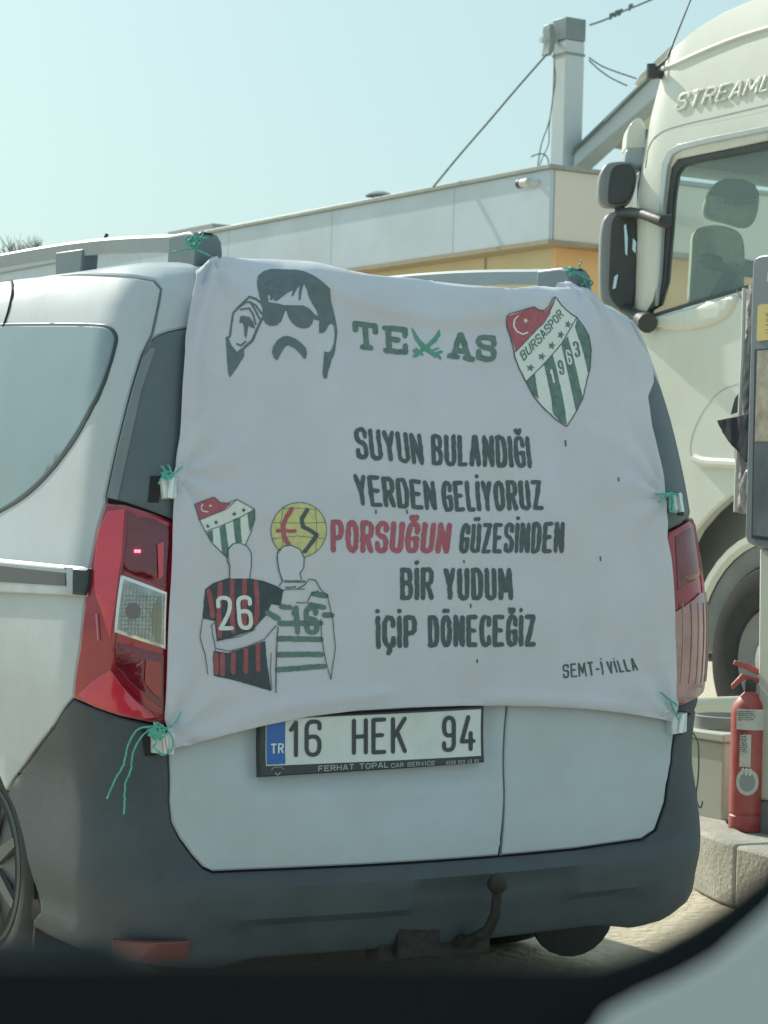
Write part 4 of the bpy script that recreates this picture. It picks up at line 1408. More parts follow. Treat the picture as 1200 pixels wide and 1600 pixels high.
# ================================================================== THE TRUCK
UT = 5.45
truck = empty('truck', tuple(uwz(UT + 1.2, 3.0, 0)))
tag(truck, 'cream truck cab with black wing mirrors behind the van on the right', 'truck')
WF = 5.15            # where the front corner starts to turn


def truck_ev(a, b):      # a: towards the rear (right in the picture), b: height
    W = WF - a
    z = b
    turn = np.clip(-a, 0, 0.34)
    U = UT + 0.36 - np.sqrt(np.maximum(0.36 ** 2 - turn ** 2, 1e-6))
    Wn = np.where(a < 0, WF + turn, W)
    hi = np.clip(z - 2.95, 0, 2)
    U = U + 0.10 * hi ** 2 + 0.02 * hi
    Wn = Wn - 0.16 * hi ** 1.5 * np.clip((1.4 - a) / 1.4, 0, 1)
    dp = np.clip((2.05 - z) / 0.5, 0, 1)
    return OO + U[..., None] * ux + Wn[..., None] * wx + z[..., None] * np.array([0, 0, 1.0])


TS = Surf(truck_ev, (-0.33, 3.2), (0.4, 4.4), 120, 120)
_n = TS.normal(np.array([1.0]), np.array([2.0]))[0]
if _n @ ux > 0: TS.flip = -1.0


def tp_(*pts, h=0.0):
    return [tuple(p) for p in TS.inv(np.array(pts, float), h)]


# the window opening: glass and seal
glass_px = [(1012, 484), (1026, 476), (1037, 440), (1044, 360), (1049, 300), (1054, 270), (1064, 258), (1090, 251), (1150, 240), (1230, 224), (1330, 204), (1330, 395), (1230, 425), (1176, 441), (1142, 452), (1080, 470), (1010, 492)]
g_ab = tp_(*glass_px)
seal_px = [(1006, 500), (1004, 492), (1018, 470), (1029, 440), (1036, 360), (1041, 300), (1046, 262), (1056, 248), (1090, 241), (1150, 229), (1230, 212), (1345, 190), (1345, 400), (1230, 432), (1176, 448), (1142, 459), (1080, 477)]
seal_ab = tp_(*seal_px)
top = [(-0.10, 3.50), (0.0, 3.60), (0.12, 3.70), (0.3, 3.82)]
body_px_top = [(1036, 100), (1041, 88), (1060, 66), (1090, 42), (1130, 18), (1170, 1), (1230, -22), (1320, -45)]
btop = tp_(*body_px_top)
body_ab = [(-0.30, 0.5), (-0.32, 1.2), (-0.32, 2.9), (-0.30, 3.2), (-0.24, 3.45)] + btop + [(3.0, btop[-1][1]), (3.0, 1.25)]
# wheel arch cut: the bodywork ends above the wheel
archp = tp_((1200, 740), (1160, 772), (1140, 775), (1112, 800), (1088, 828), (1072, 858), (1062, 880))
body_low = [(3.0, 1.45), (archp[0][0] + .3, archp[0][1])] + archp + [(archp[-1][0] - .04, 0.5)]
body_ab = [(-0.30, 0.5), (-0.32, 1.2), (-0.32, 2.9), (-0.30, 3.2), (-0.24, 3.45)] + btop + [(3.0, btop[-1][1])] + body_low
TS.patch('cab_side', body_ab, TRUCKP, truck, h=0.0, thick=0.05, bev=0.012, step=0.07, holes=[seal_ab])
TS.patch('window_frame', seal_ab, TRUCKD, truck, h=-0.012, thick=0.03, bev=0.005, step=0.05, holes=[g_ab])
TS.patch('side_window', g_ab, CABGLASS, truck, h=-0.03, thick=0.0, bev=0, step=0.1)
# raised window surround (silvery)
sur_o = tp_((1026, 478), (1030, 420), (1032, 350), (1034, 290), (1037, 255), (1046, 236), (1062, 226), (1110, 215), (1200, 197), (1300, 178), (1300, 186), (1200, 206), (1110, 224), (1066, 235), (1053, 243), (1046, 260), (1041, 300), (1037, 360), (1033, 430))
TS.patch('window_surround', sur_o, mat('silver_surround', (0.42, 0.47, 0.48), 0.3, coat=0.4), truck, h=0.014, thick=0.02, bev=0.004, step=0.05)
SHUT = mat('shut_line_grey', (.30, .30, .25), .6)
# door shut lines and the roof fairing step
for pts, r in (([(1008, 262), (1014, 228), (1030, 208), (1060, 196), (1120, 182), (1200, 163), (1290, 142)], .008), ([(1060, 200), (1120, 190), (1200, 173), (1290, 153)], .004),
               ([(1082, 720), (1078, 700), (1084, 672), (1100, 640), (1125, 612), (1160, 598), (1220, 590)], .006), ([(1150, 452), (1160, 470), (1180, 478), (1240, 470)], .005)):
    ab = TS.inv(np.array(catmull(pts, 5)), 0.002)
    link('shut_line', *tube(TS.at(ab[:, 0], ab[:, 1], -.002), r * .6, 6), TRUCKG if r > .007 else SHUT, truck)
rid = TS.inv(np.array(catmull([(1036, 108), (1060, 98), (1100, 80), (1150, 60), (1200, 44), (1280, 20)], 5)), 0.0)
link('roof_ridge', *tube(TS.at(rid[:, 0], rid[:, 1], 0.002), .014, 8), TRUCKP, truck)
# door swell below the window, and the fender crease
sw_ab = tp_((1012, 500), (1080, 482), (1142, 462), (1152, 468), (1140, 492), (1115, 508), (1070, 517), (1040, 514))
TS.patch('door_swell', [tuple(p) for p in catmull(sw_ab, 3, True)], TRUCKP, truck, h=0.018, thick=0.03, bev=0.016, step=0.04, smooth_ang=80)
cr = TS.inv(np.array(catmull([(1082, 716), (1100, 722), (1130, 724), (1170, 726), (1240, 726)], 5)), 0.02)
link('fender_crease', *tube(TS.at(cr[:, 0], cr[:, 1], 0.012), [.012] + [.028] * (len(cr) - 1), 10), TRUCKP, truck)
# fairing lettering, raised
lt = word('STREAMLINE', ((1062, 146), (1262, 103), (1252, 130), (1052, 174)), 3.6, 1.0)
polys = lt
P = []
flat = flat_print(TS, 'fairing_lettering', polys, TRUCKP, truck, 0.012, step=8)
sm_ = flat.modifiers.new('depth', 'SOLIDIFY')
sm_.thickness = 0.014
sm_.offset = -1
# deflector at the front corner
dfl = tp_((985, 222), (988, 198), (1000, 190))
cpos = uwz(UT - 0.14, WF + 0.42, 0)
def pole_plane(pts, P0, n, ext, name, m, parent, bevel=.01, **k):
    P3 = [on_plane(a, b, P0, n) for a, b in pts]
    return link(name, *prism(P3, ext), m, parent, bevel=bevel, **k)


P0 = uwz(UT - 0.05, WF + 0.30, 2.5)
nY = np.array([0, 1.0, 0])
pole_plane([tuple(p) for p in catmull([(978, 232), (981, 204), (988, 190), (1000, 184), (1008, 196), (1010, 215), (1010, 232)], 4)], P0, nY, nY * .25, 'corner_deflector', TRUCKP, truck, bevel=.02)
pole_plane([(978, 232), (1010, 226), (1010, 250), (1004, 262), (992, 264), (980, 262), (976, 256)], P0, nY, nY * .25, 'deflector_lower', mat('blue_grey_plastic', (0.36, 0.42, 0.45), .4), truck, bevel=.02)
pole_plane([(1008, 200), (1022, 205), (1018, 262), (1008, 300), (1004, 470), (994, 470), (996, 290), (1004, 262)], P0 + nY * .06, nY, nY * .2, 'a_pillar_trim', mat('slate_trim', (0.16, 0.2, 0.23), .45), truck, bevel=.01)
# mirrors
MP = uwz(UT - 0.20, WF + 0.34, 2.5)
def mirror(outline, glass, name):
    h_ = pole_plane([tuple(p) for p in catmull(outline, 4, True)], MP, nY, nY * .14, name, TRUCKG, truck, bevel=.03, segs=3)
    g_ = pole_plane([tuple(p) for p in catmull(glass, 4, True)], MP - nY * .006, nY, nY * .02, 'mirror_back', TRUCKD, h_, bevel=.008)
    return h_
m1 = mirror([(935, 300), (937, 275), (945, 258), (958, 252), (985, 252), (994, 262), (995, 285), (988, 310), (978, 320), (950, 322), (938, 314)],
            [(950, 312), (952, 280), (958, 262), (970, 256), (986, 257), (992, 270), (992, 288), (985, 308), (975, 317), (956, 319)], 'upper_mirror')
m2 = mirror([(938, 440), (938, 400), (940, 360), (946, 338), (962, 330), (990, 332), (998, 345), (1000, 380), (998, 430), (996, 462), (985, 490), (965, 486), (942, 470)],
            [(952, 460), (952, 420), (954, 370), (957, 345), (966, 335), (988, 338), (994, 350), (996, 385), (994, 430), (992, 460), (984, 486), (968, 482)], 'lower_mirror')
for pts in ([(975, 352), (978, 350), (981, 372), (980, 400), (977, 396)], [(989, 372), (994, 378), (993, 396), (988, 390)], [(960, 432), (966, 428), (962, 450), (957, 452)]):
    pole_plane(pts, MP - nY * .016, nY, nY * .01, 'mirror_reflection_facet', mat('mirror_glass', (.55, .62, .62), .08, metal=1), m2, bevel=0)
T_ = lambda a, b, k=0.0: on_plane(a, b, MP + nY * k, nY)
link('mirror_arm', *tube([T_(968, 335, .03), T_(985, 332, -.06), T_(1005, 334, -.22), T_(1020, 340, -.33), T_(1036, 345, -.42), T_(1048, 346, -.42)], [.03, .03, .028, .03, .036, .04], 12), TRUCKD, truck)
link('mirror_stalk', *tube([T_(968, 312, .06), T_(969, 340, .06)], .03, 12), TRUCKD, truck)
link('mirror_arm', *tube([T_(975, 480, .03), T_(990, 492, -.08), T_(1004, 500, -.2), T_(1012, 505, -.3)], [.03, .035, .05, .055], 12), TRUCKD, truck)
pole_plane([(992, 450), (1006, 450), (1007, 476), (998, 480), (990, 476)], MP + nY * .05, nY, nY * .1, 'mirror_motor', TRUCKD, truck, bevel=.006)
pole_plane([(984, 488), (1004, 484), (1012, 494), (1016, 512), (1008, 522), (994, 520), (984, 508)], MP + nY * .02, nY, nY * .14, 'mirror_foot', TRUCKD, truck, bevel=.02)
# antenna with its bracket on the fairing
AP = TS.at(np.array([TS.inv(np.array([(1036, 120)]), 0.0)[0][0]]), np.array([TS.inv(np.array([(1036, 120)]), 0.0)[0][1]]), 0.07)[0]
br = link('antenna_bracket', *tube([AP + ux * .10, AP, AP - ux * .02], [.022, .028, .018], 10), TRUCKD, truck)
a0 = AP
a1 = on_plane(1042, 92, AP, nY)
a2 = on_plane(1083, -10, AP, nY)
link('antenna_rod', *tube([a0, a1, a2], [.012, .006, .004], 8), TRUCKD, br)
link('antenna_mount', *tube([AP + np.array([0, 0, -.03]), AP + np.array([0, 0, .05])], .026, 10), TRUCKD, br)
# interior: seat, dashboard, steering wheel, far pillar, roof and floor
def ubox(name, U0, U1, W0, W1, Z0, Z1, m, bevel=.02, parent=None):
    return link(name, *box(U0, U1, W0, W1, Z0, Z1), m, parent or truck, bevel=bevel)


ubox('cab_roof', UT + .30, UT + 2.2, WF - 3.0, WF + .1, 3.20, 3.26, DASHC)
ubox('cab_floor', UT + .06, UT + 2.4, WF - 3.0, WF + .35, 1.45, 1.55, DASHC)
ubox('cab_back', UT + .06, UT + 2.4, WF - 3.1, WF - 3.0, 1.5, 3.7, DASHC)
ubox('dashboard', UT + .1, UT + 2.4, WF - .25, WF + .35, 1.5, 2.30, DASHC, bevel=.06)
ubox('far_pillar', UT + 2.34, UT + 2.42, WF + .15, WF + .33, 1.5, 3.3, TRUCKG)
ubox('roof_fairing', UT + .30, UT + 2.1, WF - 3.0, WF - .25, 3.3, 3.62, TRUCKP, bevel=.1)
ubox('front_grille', UT + .1, UT + 2.35, WF + .30, WF + .42, .5, 2.05, TRUCKP, bevel=.06)
ubox('roof_visor_panel', UT + .25, UT + 2.2, WF + .1, WF + .2, 3.15, 3.55, TRUCKP, bevel=.05)
SP = uwz(UT + .47, WF - .14, 2.4)
nS = np.array([0, 1.0, 0])
seat = pole_plane([tuple(p) for p in catmull([(1078, 470), (1082, 400), (1085, 365), (1100, 352), (1130, 352), (1155, 362), (1164, 385), (1164, 440), (1162, 480)], 4)], SP, nS, nS * .16, 'seat', SEAT, truck, bevel=.04, segs=3)
hr = pole_plane([tuple(p) for p in catmull([(1100, 330), (1104, 308), (1116, 288), (1132, 279), (1160, 279), (1180, 288), (1188, 305), (1185, 332), (1176, 350), (1160, 354), (1130, 346), (1110, 342)], 4, True)], SP - nS * .02, nS, nS * .12, 'headrest', SEAT, seat, bevel=.04, segs=3)
DKC = mat('dark_cover', (.02, .026, .03), .9)
pole_plane([(1108, 304), (1117, 288), (1133, 279), (1160, 279), (1179, 287), (1187, 303), (1185, 310), (1150, 308)], SP - nS * .10, nS, nS * .05, 'headrest_cover', DKC, hr, bevel=0.004)
for k in range(7):
    x_ = 1134 + k * 7.2
    pole_plane([(x_ - 2, 307), (x_ + 2, 307), (x_ + 3, 318 + (k % 3)), (x_ - 3, 318 + (k % 3))], SP - nS * .09, nS, nS * .02, 'tassel', DKC, hr, bevel=0.002)
cw = on_plane(1150, 416, uwz(UT + .40, 0, 0), ux)
ring = []
for k in range(33):
    t = 2 * math.pi * k / 32
    ring.append(cw + ux * .20 * math.cos(t) + (wx * .17 + np.array([0, 0, .05])) * math.sin(t))
link('steering_wheel', *tube(ring, .028, 10, cap=False), TRUCKD, truck)
link('steering_column', *tube([cw, cw + wx * .3 - np.array([0, 0, .3])], .04, 10), TRUCKD, truck)
# front wheel, fender
FWc = TS.at(np.array([TS.inv(np.array([(1210, 900)]), 0)[0][0]]), np.array([0.52]), 0)[0] + ux * .03
tw = link('front_wheel', *lathe([(0.28, -.02), (.29, 0), (.305, .01), (.33, .015), (.42, .03), (.48, .02), (.505, -.01), (.515, -.05), (.515, -.25), (.47, -.30)], FWc, -ux, 64), RUBBER, truck)
link('rim', *lathe([(.285, .0), (.275, .02), (.265, -.02), (.24, -.06), (.15, -.04), (.13, .03), (.06, .05), (.001, .05)], FWc, -ux, 48), RIM, tw)
fv, ff = [], []
for k in range(21):
    t = R(5) + R(170) * k / 20
    for (rr, off) in ((.60, .02), (.625, .0), (.66, .0), (.66, .30)):
        fv.append(FWc + wx * rr * math.cos(t) + np.array([0, 0, rr * math.sin(t) + .01]) + ux * (off - .03))
ff = [(4 * k + j, 4 * k + j + 1, 4 * k + 5 + j, 4 * k + 4 + j) for k in range(20) for j in range(3)]
fender = link('fender', fv, ff, TRUCKP, truck)
fv = []
for k in range(21):
    t = R(5) + R(170) * k / 20
    for (rr, off) in ((.60, .02), (.56, .03), (.50, .05)):
        fv.append(FWc + wx * rr * math.cos(t) + np.array([0, 0, rr * math.sin(t) + .01]) + ux * (off - .02))
ff = [(3 * k + j, 3 * k + j + 1, 3 * k + 4 + j, 3 * k + 3 + j) for k in range(20) for j in range(2)]
link('mudguard', fv, ff, TRUCKG, truck)
ubox('arch_backing', UT + .30, UT + .33, WF - 3.2, WF + .2, .5, 1.75, mat('arch_grey', (.34, .37, .37), .8))
ubox('far_door', UT + 2.25, UT + 2.33, WF - 3.0, WF + .14, 1.5, 2.42, DASHC)
ubox('chassis', UT + .35, UT + 2.1, WF - 3.2, WF + .2, .45, 1.2, TRUCKD)

# ================================================================== THE SERVICE BUILDING
UB, WB = 12.95, 16.5
bld = empty('service_building', tuple(uwz(UB + 4, WB + 12, 0)))
tag(bld, 'low flat-roofed building with pale grey fascia and ochre band', 'building')
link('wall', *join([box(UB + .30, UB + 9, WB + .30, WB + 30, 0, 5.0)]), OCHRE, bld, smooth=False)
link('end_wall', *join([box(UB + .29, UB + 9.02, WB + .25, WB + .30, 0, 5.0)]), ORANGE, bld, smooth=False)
ztop, zbot = 5.17, 4.36
wcuts = [0, 2.0, 4.95, 7.9, 10.85, 13.8, 16.75, 19.7, 22.65, 25.6, 30]
for i in range(len(wcuts) - 1):
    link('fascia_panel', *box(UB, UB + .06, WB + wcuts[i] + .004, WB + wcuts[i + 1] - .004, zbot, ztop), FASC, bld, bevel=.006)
ucuts = [0.07, 4.9, 9.1]
for i in range(len(ucuts) - 1):
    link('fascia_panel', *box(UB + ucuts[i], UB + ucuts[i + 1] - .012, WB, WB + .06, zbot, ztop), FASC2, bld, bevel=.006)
link('fascia_backing', *box(UB + .065, UB + 9, WB + .065, WB + 30, zbot + .03, ztop - .03), TRIMG, bld, smooth=False)
link('roof_flashing', *join([box(UB - .035, UB + .16, WB - .035, WB + 30, ztop + .002, ztop + .055), box(UB + .162, UB + 9.1, WB - .035, WB + .16, ztop + .002, ztop + .055)]), TRIMG, bld, bevel=.008)
link('lower_trim', *join([box(UB - .02, UB + .28, WB - .02, WB + 30, zbot - .05, zbot - .002), box(UB + .282, UB + 9.1, WB - .02, WB + .24, zbot - .05, zbot - .002)]), mat('tan_trim', (0.36, 0.30, 0.22), .6), bld, smooth=False)
# wall joints
for w in (1.7, 6.2, 10.7):
    link('wall_joint', *box(UB + .285, UB + .30, WB + w, WB + w + .03, 0, 4.3), TRIMG, bld, smooth=False)
# second roof block behind, left
q0 = on_plane(332, 349, uwz(UB + 1.2, 0, 0), ux)
q1 = on_plane(262, 366, uwz(UB + 1.2, 0, 0), ux)
sb = link('roof_block', *box(UB + 1.2, UB + 3.2, (q0 - OO) @ wx, (q1 - OO) @ wx, 5.0, q0[2]), WALLG)
tag(sb, 'low grey-green roof block behind the left end of the fascia', 'rooftop block')
c_ = on_plane(345, 352, uwz(UB + 1.5, 0, 0), ux)

# roof vent
vp = on_plane(593, 306, uwz(UB + .5, 0, 0), ux)
vent = empty('roof_vent', tuple(vp))
tag(vent, 'small mushroom roof vent on the building roof edge', 'vent')
link('vent_pipe', *tube([vp - np.array([0, 0, .15]), vp + np.array([0, 0, .0])], .07, 14), STEELD, vent)
link('vent_cap', *lathe([(.19, -.01), (.185, .01), (.10, .05), (.001, .06)], vp, (0, 0, 1), 24), STEELD, vent)
# security camera on the fascia
sp_ = on_plane(828, 284, uwz(UB - .12, 0, 0), ux)
scm = empty('security_camera', tuple(sp_))
tag(scm, 'small white security camera on the fascia corner', 'camera')
link('camera_body', *tube([sp_ + wx * .02, sp_ + wx * .17], .05, 14), mat('camera_white', (.55, .58, .56), .5), scm, bevel=.006)
link('camera_hood', *tube([sp_ + wx * .17, sp_ + wx * .22], .056, 14), TRUCKD, scm)
link('camera_bracket', *tube([sp_ + wx * .03, sp_ + ux * .12], .035, 10), mat('bracket_white', (.55, .58, .56), .5), scm)

# pylon behind the roof
PU, PW = None, None
pc = on_plane(893, 262, uwz(0, WB + .9, 0), wx)
rel_ = pc - OO
pu, pw = rel_ @ ux, rel_ @ wx
zt_ = on_plane(893, 27, uwz(0, WB + .9, 0), wx)[2]
pyl = empty('steel_pylon', tuple(uwz(pu, pw, 0)))
tag(pyl, 'square grey steel pylon rising behind the building roof', 'pylon')
link('column', *box(pu - .13, pu + .15, pw, pw + .27, 0, zt_ - .27), STEEL, pyl, bevel=.012)
link('column_cap', *box(pu - .137, pu + .157, pw - .007, pw + .277, zt_ - .267, zt_ - .0), STEELD, pyl, bevel=.01)
link('column_band', *box(pu - .136, pu + .156, pw - .006, pw + .276, zt_ - .45, zt_ - .42), STEELD, pyl, smooth=False)
# horn-shaped floodlight on the pylon
fp0 = on_plane(861, 62, uwz(0, pw + .1, 0), wx)
horn = empty('floodlight', tuple(fp0))
tag(horn, 'small grey floodlight clamped to the side of the pylon', 'lamp')
zz = np.array([0, 0, 1.0])
link('housing', *prism([fp0 + zz * .20 + ux * -.01, fp0 + zz * .19 + ux * .035, fp0 + zz * .05 + ux * .075, fp0 - zz * .12 + ux * .06, fp0 - zz * .19 + ux * .01, fp0 - zz * .18 - ux * .03, fp0 - zz * .05 - ux * .005, fp0 + zz * .12 - ux * .02], wx * .16), STEELD, horn, bevel=.015)
link('bracket', *tube([fp0 + ux * .03 + wx * .08, fp0 + ux * .20 + wx * .08], .022, 10), STEEL, horn)
link('driver_unit', *tube([fp0 - ux * .03 + wx * .08, fp0 - ux * .10 + wx * .08], [.03, .036], 12), STEEL, horn)

# canopy with its steep steel beam
def canopy():
    root = empty('station_canopy', tuple(uwz(pu + .6, pw - 2, 0)))
    tag(root, 'grey steel canopy beam slanting from the pylon to behind the truck', 'canopy')
    # beam runs towards the camera on the right, from the pylon foot
    nrm = nY
    P0 = uwz(pu, pw - .12, 0)
    a = on_plane(895, 262, P0, nrm)
    pts_face = [(899, 236), (1040, 102), (1040, 152), (912, 262), (896, 262)]
    P3 = [on_plane(x, y, P0, nrm) for x, y in pts_face]
    link('beam_web', *prism(P3, nrm * .12), STEEL, root, smooth=False)
    P3 = [on_plane(x, y, P0 - nrm * .02, nrm) for x, y in ((897, 231), (1046, 86), (1046, 97), (900, 238))]
    link('beam_top_flange', *prism(P3, nrm * .22), STEELD, root, smooth=False)
    P3 = [on_plane(x, y, P0 - nrm * .02, nrm) for x, y in ((896, 262), (1040, 140), (1040, 158), (918, 268), (910, 266))]
    link('beam_bottom_flange', *prism(P3, nrm * .22), mat('tan_steel', (.40, .40, .34), .5), root, smooth=False)
    P3 = [on_plane(x, y, P0 + nrm * .5, nrm) for x, y in ((950, 216), (1030, 150), (1030, 235), (1000, 230), (978, 220))]
    link('canopy_soffit', *prism(P3, nrm * .12), CREAM, root, smooth=False)
    P3 = [on_plane(x, y, P0 + nrm * .4, nrm) for x, y in ((938, 226), (960, 213), (1030, 224), (1030, 240), (985, 234))]
    link('cross_beam', *prism(P3, nrm * .1), mat('taupe_steel', (.34, .33, .28), .5), root, smooth=False)
    P3 = [on_plane(x, y, P0 + nrm * .3, nrm) for x, y in ((1000, 118), (1052, 68), (1052, 80), (1010, 120))]
    link('roof_sheet', *prism(P3, nrm * .6), CREAM, root, smooth=False)
    link('gutter_pipe', *tube([on_plane(x, y, P0 - nrm * .06, nrm) for x, y in ((895, 242), (899, 232), (904, 226), (912, 222), (940, 196), (966, 170), (1000, 136), (1042, 94))], .02, 8), CABLE, root)


canopy()

# cables
def cable(pts, Y, r, label, name='cable'):
    P3 = [at_depth(x, y, Y if not isinstance(Y, tuple) else Y[0] + (Y[1] - Y[0]) * i / (len(pts) * 5)) for i, (x, y) in enumerate(catmull(pts, 6))]
    o = link(name, *tube(P3, r, 6), CABLE)
    tag(o, label, 'cable', 'overhead cables')


PYd = fp0[1]
cable([(677, 292), (720, 240), (765, 188), (810, 135), (854, 85)], (PYd + .6, PYd), .014, 'taut stay cable rising from the roof edge to the floodlight')
cable([(866, 82), (866, 110), (864, 150), (858, 190), (846, 225), (840, 262)], PYd, .008, 'loose thin cable hanging left of the pylon down to the roof')
cable([(866, 100), (868, 125), (862, 165), (858, 200), (857, 225), (846, 250), (842, 262)], PYd + .1, .007, 'second loose cable hanging close beside the pylon edge')
cable([(830, 245), (840, 241), (850, 241), (856, 248), (857, 256)], PYd - .1, .008, 'short curled cable end standing on the roof edge')
cable([(922, 39), (945, 31), (975, 17), (1000, 7), (1040, -10)], (PYd, PYd + 2), .012, 'cable with clipped knots leaving the pylon top to the right')
for i, (x, y) in enumerate(((955, 26), (963, 22), (969, 20), (985, 12))):
    p = at_depth(x, y, PYd + .3)
    o = link('cable_clip', *tube([p - zz * .035 - ux * .02, p + zz * .02, p + zz * .045 + ux * .03], [.016, .03, .014], 8), CABLE)
    tag(o, ['lowest dark clip on the cable right of the pylon top', 'second dark clip up the cable right of the pylon top', 'third dark clip up the cable right of the pylon top', 'highest dark clip on the cable right of the pylon top'][i], 'clip', 'clips on the cable')
cable([(920, 90), (940, 103), (965, 113), (995, 123)], PYd + .4, .009, 'upper slack cable between the pylon and the canopy beam')
cable([(920, 94), (935, 108), (955, 122), (980, 134)], PYd + .5, .009, 'lower slack cable between the pylon and the canopy beam')

# bare tree far left
troot = empty('bare_tree', tuple(at_z(36, 800, 0) if False else uwz(6, 60, 0)))
tb = at_depth(36, 420, 62)
troot.location = Vector((tb[0], tb[1], 0))
tag(troot, 'leafless tree top showing above the left roof rail', 'tree')
rnd = random.Random(3)
segs = []
trunk = tube([np.array([tb[0], tb[1], 0]), np.array([tb[0] + .1, tb[1], 4]), np.array([tb[0], tb[1], tb[2] - .5])], [.22, .16, .10], 8)
link('trunk', *trunk, BARK, troot)


def grow(p, d, L, r, n):
    q = p + d * L
    mid = p + d * L * .5 + np.array([rnd.uniform(-.05, .05), 0, rnd.uniform(-.03, .05)]) * L
    segs.append(tube([p, mid, q], [r, r * .8, r * .6], 5))
    if n == 0: return
    for _ in range(rnd.choice((2, 3, 3))):
        d2 = d + np.array([rnd.uniform(-.6, .6), rnd.uniform(-.4, .4), rnd.uniform(-.1, .35)])
        d2 /= np.linalg.norm(d2)
        grow(p + (q - p) * rnd.uniform(.5, 1), d2, L * rnd.uniform(.6, .85), r * .6, n - 1)


for _ in range(9):
    d = np.array([rnd.uniform(-.7, .7), rnd.uniform(-.3, .3), 1.0])
    grow(np.array([tb[0], tb[1], tb[2] - .5]), d / np.linalg.norm(d), rnd.uniform(.5, .72), .035, 3)
link('crown', *join(segs), BARK, troot)

# ================================================================== THE PUMP ISLAND
isl_pts = [(2.50, -4.0), (2.50, .75), (2.53, 1.0), (2.62, 1.25), (2.76, 1.48), (2.95, 1.68), (3.2, 1.82), (3.5, 1.88), (4.3, 1.9), (4.3, -4.0)]
dense = []
isl_c = [tuple(p) for p in isl_pts]
base = [uwz(a, b, 0.0) for a, b in isl_c]
isl = empty('pump_island', tuple(uwz(3.4, 0, 0)))
tag(isl, 'raised concrete pump island with rounded end and kerb stones', 'island')
inn = [(2.64, -4.0), (2.64, .72), (2.67, .95), (2.75, 1.17), (2.87, 1.37), (3.03, 1.54), (3.25, 1.67), (3.52, 1.73), (4.3, 1.75)]
outp = isl_pts[:-1]
link('island_slab', *prism([uwz(a, b, 0) for a, b in inn + [(4.3, -4.0)]], (0, 0, .195)), CONC, isl, smooth=False)
# kerb stones
def interp_line(P, n):
    P = np.array(P)
    L = np.concatenate([[0], np.cumsum(np.linalg.norm(np.diff(P, axis=0), axis=1))])
    t = np.linspace(0, 1, n)
    return np.stack([np.interp(t * L[-1], L, P[:, 0]), np.interp(t * L[-1], L, P[:, 1])], -1), L
no_ = 19
So, _ = interp_line(outp, no_ * 4 + 1)
# matching inner points: nearest offset
Si = []
for i, p in enumerate(So):
    a = So[max(0, i - 1)]; b = So[min(len(So) - 1, i + 1)]
    t = (b - a) / np.linalg.norm(b - a)
    n_ = np.array([t[1], -t[0]])
    Si.append(p + n_ * .15)
for k in range(no_):
    ids = range(4 * k, 4 * k + 5)
    poly = [So[i] for i in ids] + [Si[i] for i in reversed(ids)]
    cc = np.mean(poly, 0)
    poly = [cc + (np.array(p) - cc) * .985 for p in poly]
    rv = random.uniform(-.003, .004)
    link('kerb_stone', *prism([uwz(a, b, 0) for a, b in poly], (0, 0, .205 + rv)), CONC, isl, bevel=.012, segs=2)

# pump: head panel on a white column
pz = lambda x, y: on_plane(x, y, uwz(2.78, 0, 0), ux)
pump = empty('fuel_pump', tuple(uwz(2.95, -.2, .2)))
tag(pump, 'fuel pump with dark grey framed head and white column at the right edge', 'fuel pump')
def on_u(pts, U, ext, name, m, parent, bevel=.004, **k):
    P3 = [on_plane(a, b, uwz(U, 0, 0), ux) for a, b in pts]
    return link(name, *prism(P3, ux * ext), m, parent, bevel=bevel, **k)


UPn = 2.80
head = on_u([(1176, 412), (1180, 403), (1188, 399), (1400, 372), (1400, 880), (1180, 854), (1168, 848), (1164, 838), (1166, 760)], UPn, .30, 'head_panel', PUMPG, pump, bevel=.006)
on_u([(1179, 546), (1400, 528), (1400, 872), (1174, 841)], UPn - .004, .003, 'screen_bezel', BLACKPL, head, bevel=0)
scr = mat('painted_reflection_screen', (0.52, 0.45, 0.34), 0.45, var=0.3, scale=14, coat=.15, dirt=(.25, .19, .14), dirt_amt=.8, dscale=16)  # tan mottling paints a reflection into the screen colour
scr2 = mat('lower_screen', (0.13, 0.15, 0.155), 0.12, var=0.35, scale=5, coat=1.0)
on_u([(1183, 548), (1400, 531), (1400, 690), (1179, 690)], UPn - .008, .004, 'screen_upper', scr, head, bevel=0)
on_u([(1179, 691), (1400, 691), (1400, 866), (1176, 836)], UPn - .008, .004, 'screen_lower', scr2, head, bevel=0)
on_u([(1184, 478), (1187, 476), (1300, 466), (1300, 520), (1184, 533), (1182, 530)], UPn - .004, .004, 'warning_sticker', YELL, head, bevel=0)
UPs = Surf(lambda a, b: OO + ux * UPn + (-a)[..., None] * wx + b[..., None] * zz, (-.6, 3), (0, 3), 120, 120)
_n = UPs.normal(np.array([.5]), np.array([1.0]))[0]
if _n @ ux > 0: UPs.flip = -1.0
flat_print(UPs, 'head_lettering', word('E', ((1186, 421), (1195, 420), (1195, 441), (1186, 442)), 3.2) + word('n', ((1197, 421), (1206, 420), (1206, 440), (1197, 441)), 3.2) + word('E', ((1209, 419), (1218, 418), (1218, 439), (1209, 440)), 3.2), mat('grey_letters', (.55, .58, .58), .5), head, .003)
wt = stroke_polys([(1188, 508), (1197, 489), (1206, 507), (1188, 508)], 1.3) + stroke_polys([(1194, 503), (1196, 497), (1195, 495)], 1.1) + stroke_polys([(1198, 503), (1200, 497)], 1.1) + stroke_polys([(1188, 516), (1230, 513)], .9) + stroke_polys([(1188, 521), (1230, 518)], .9)
flat_print(UPs, 'warning_symbol', wt, mat('olive_ink', (.22, .22, .08), .6), head, .0055)
col_ = on_u([(1186, 856), (1400, 880), (1400, 1268), (1182, 1250)], UPn + .03, .26, 'column', PUMPW, pump, bevel=.01)
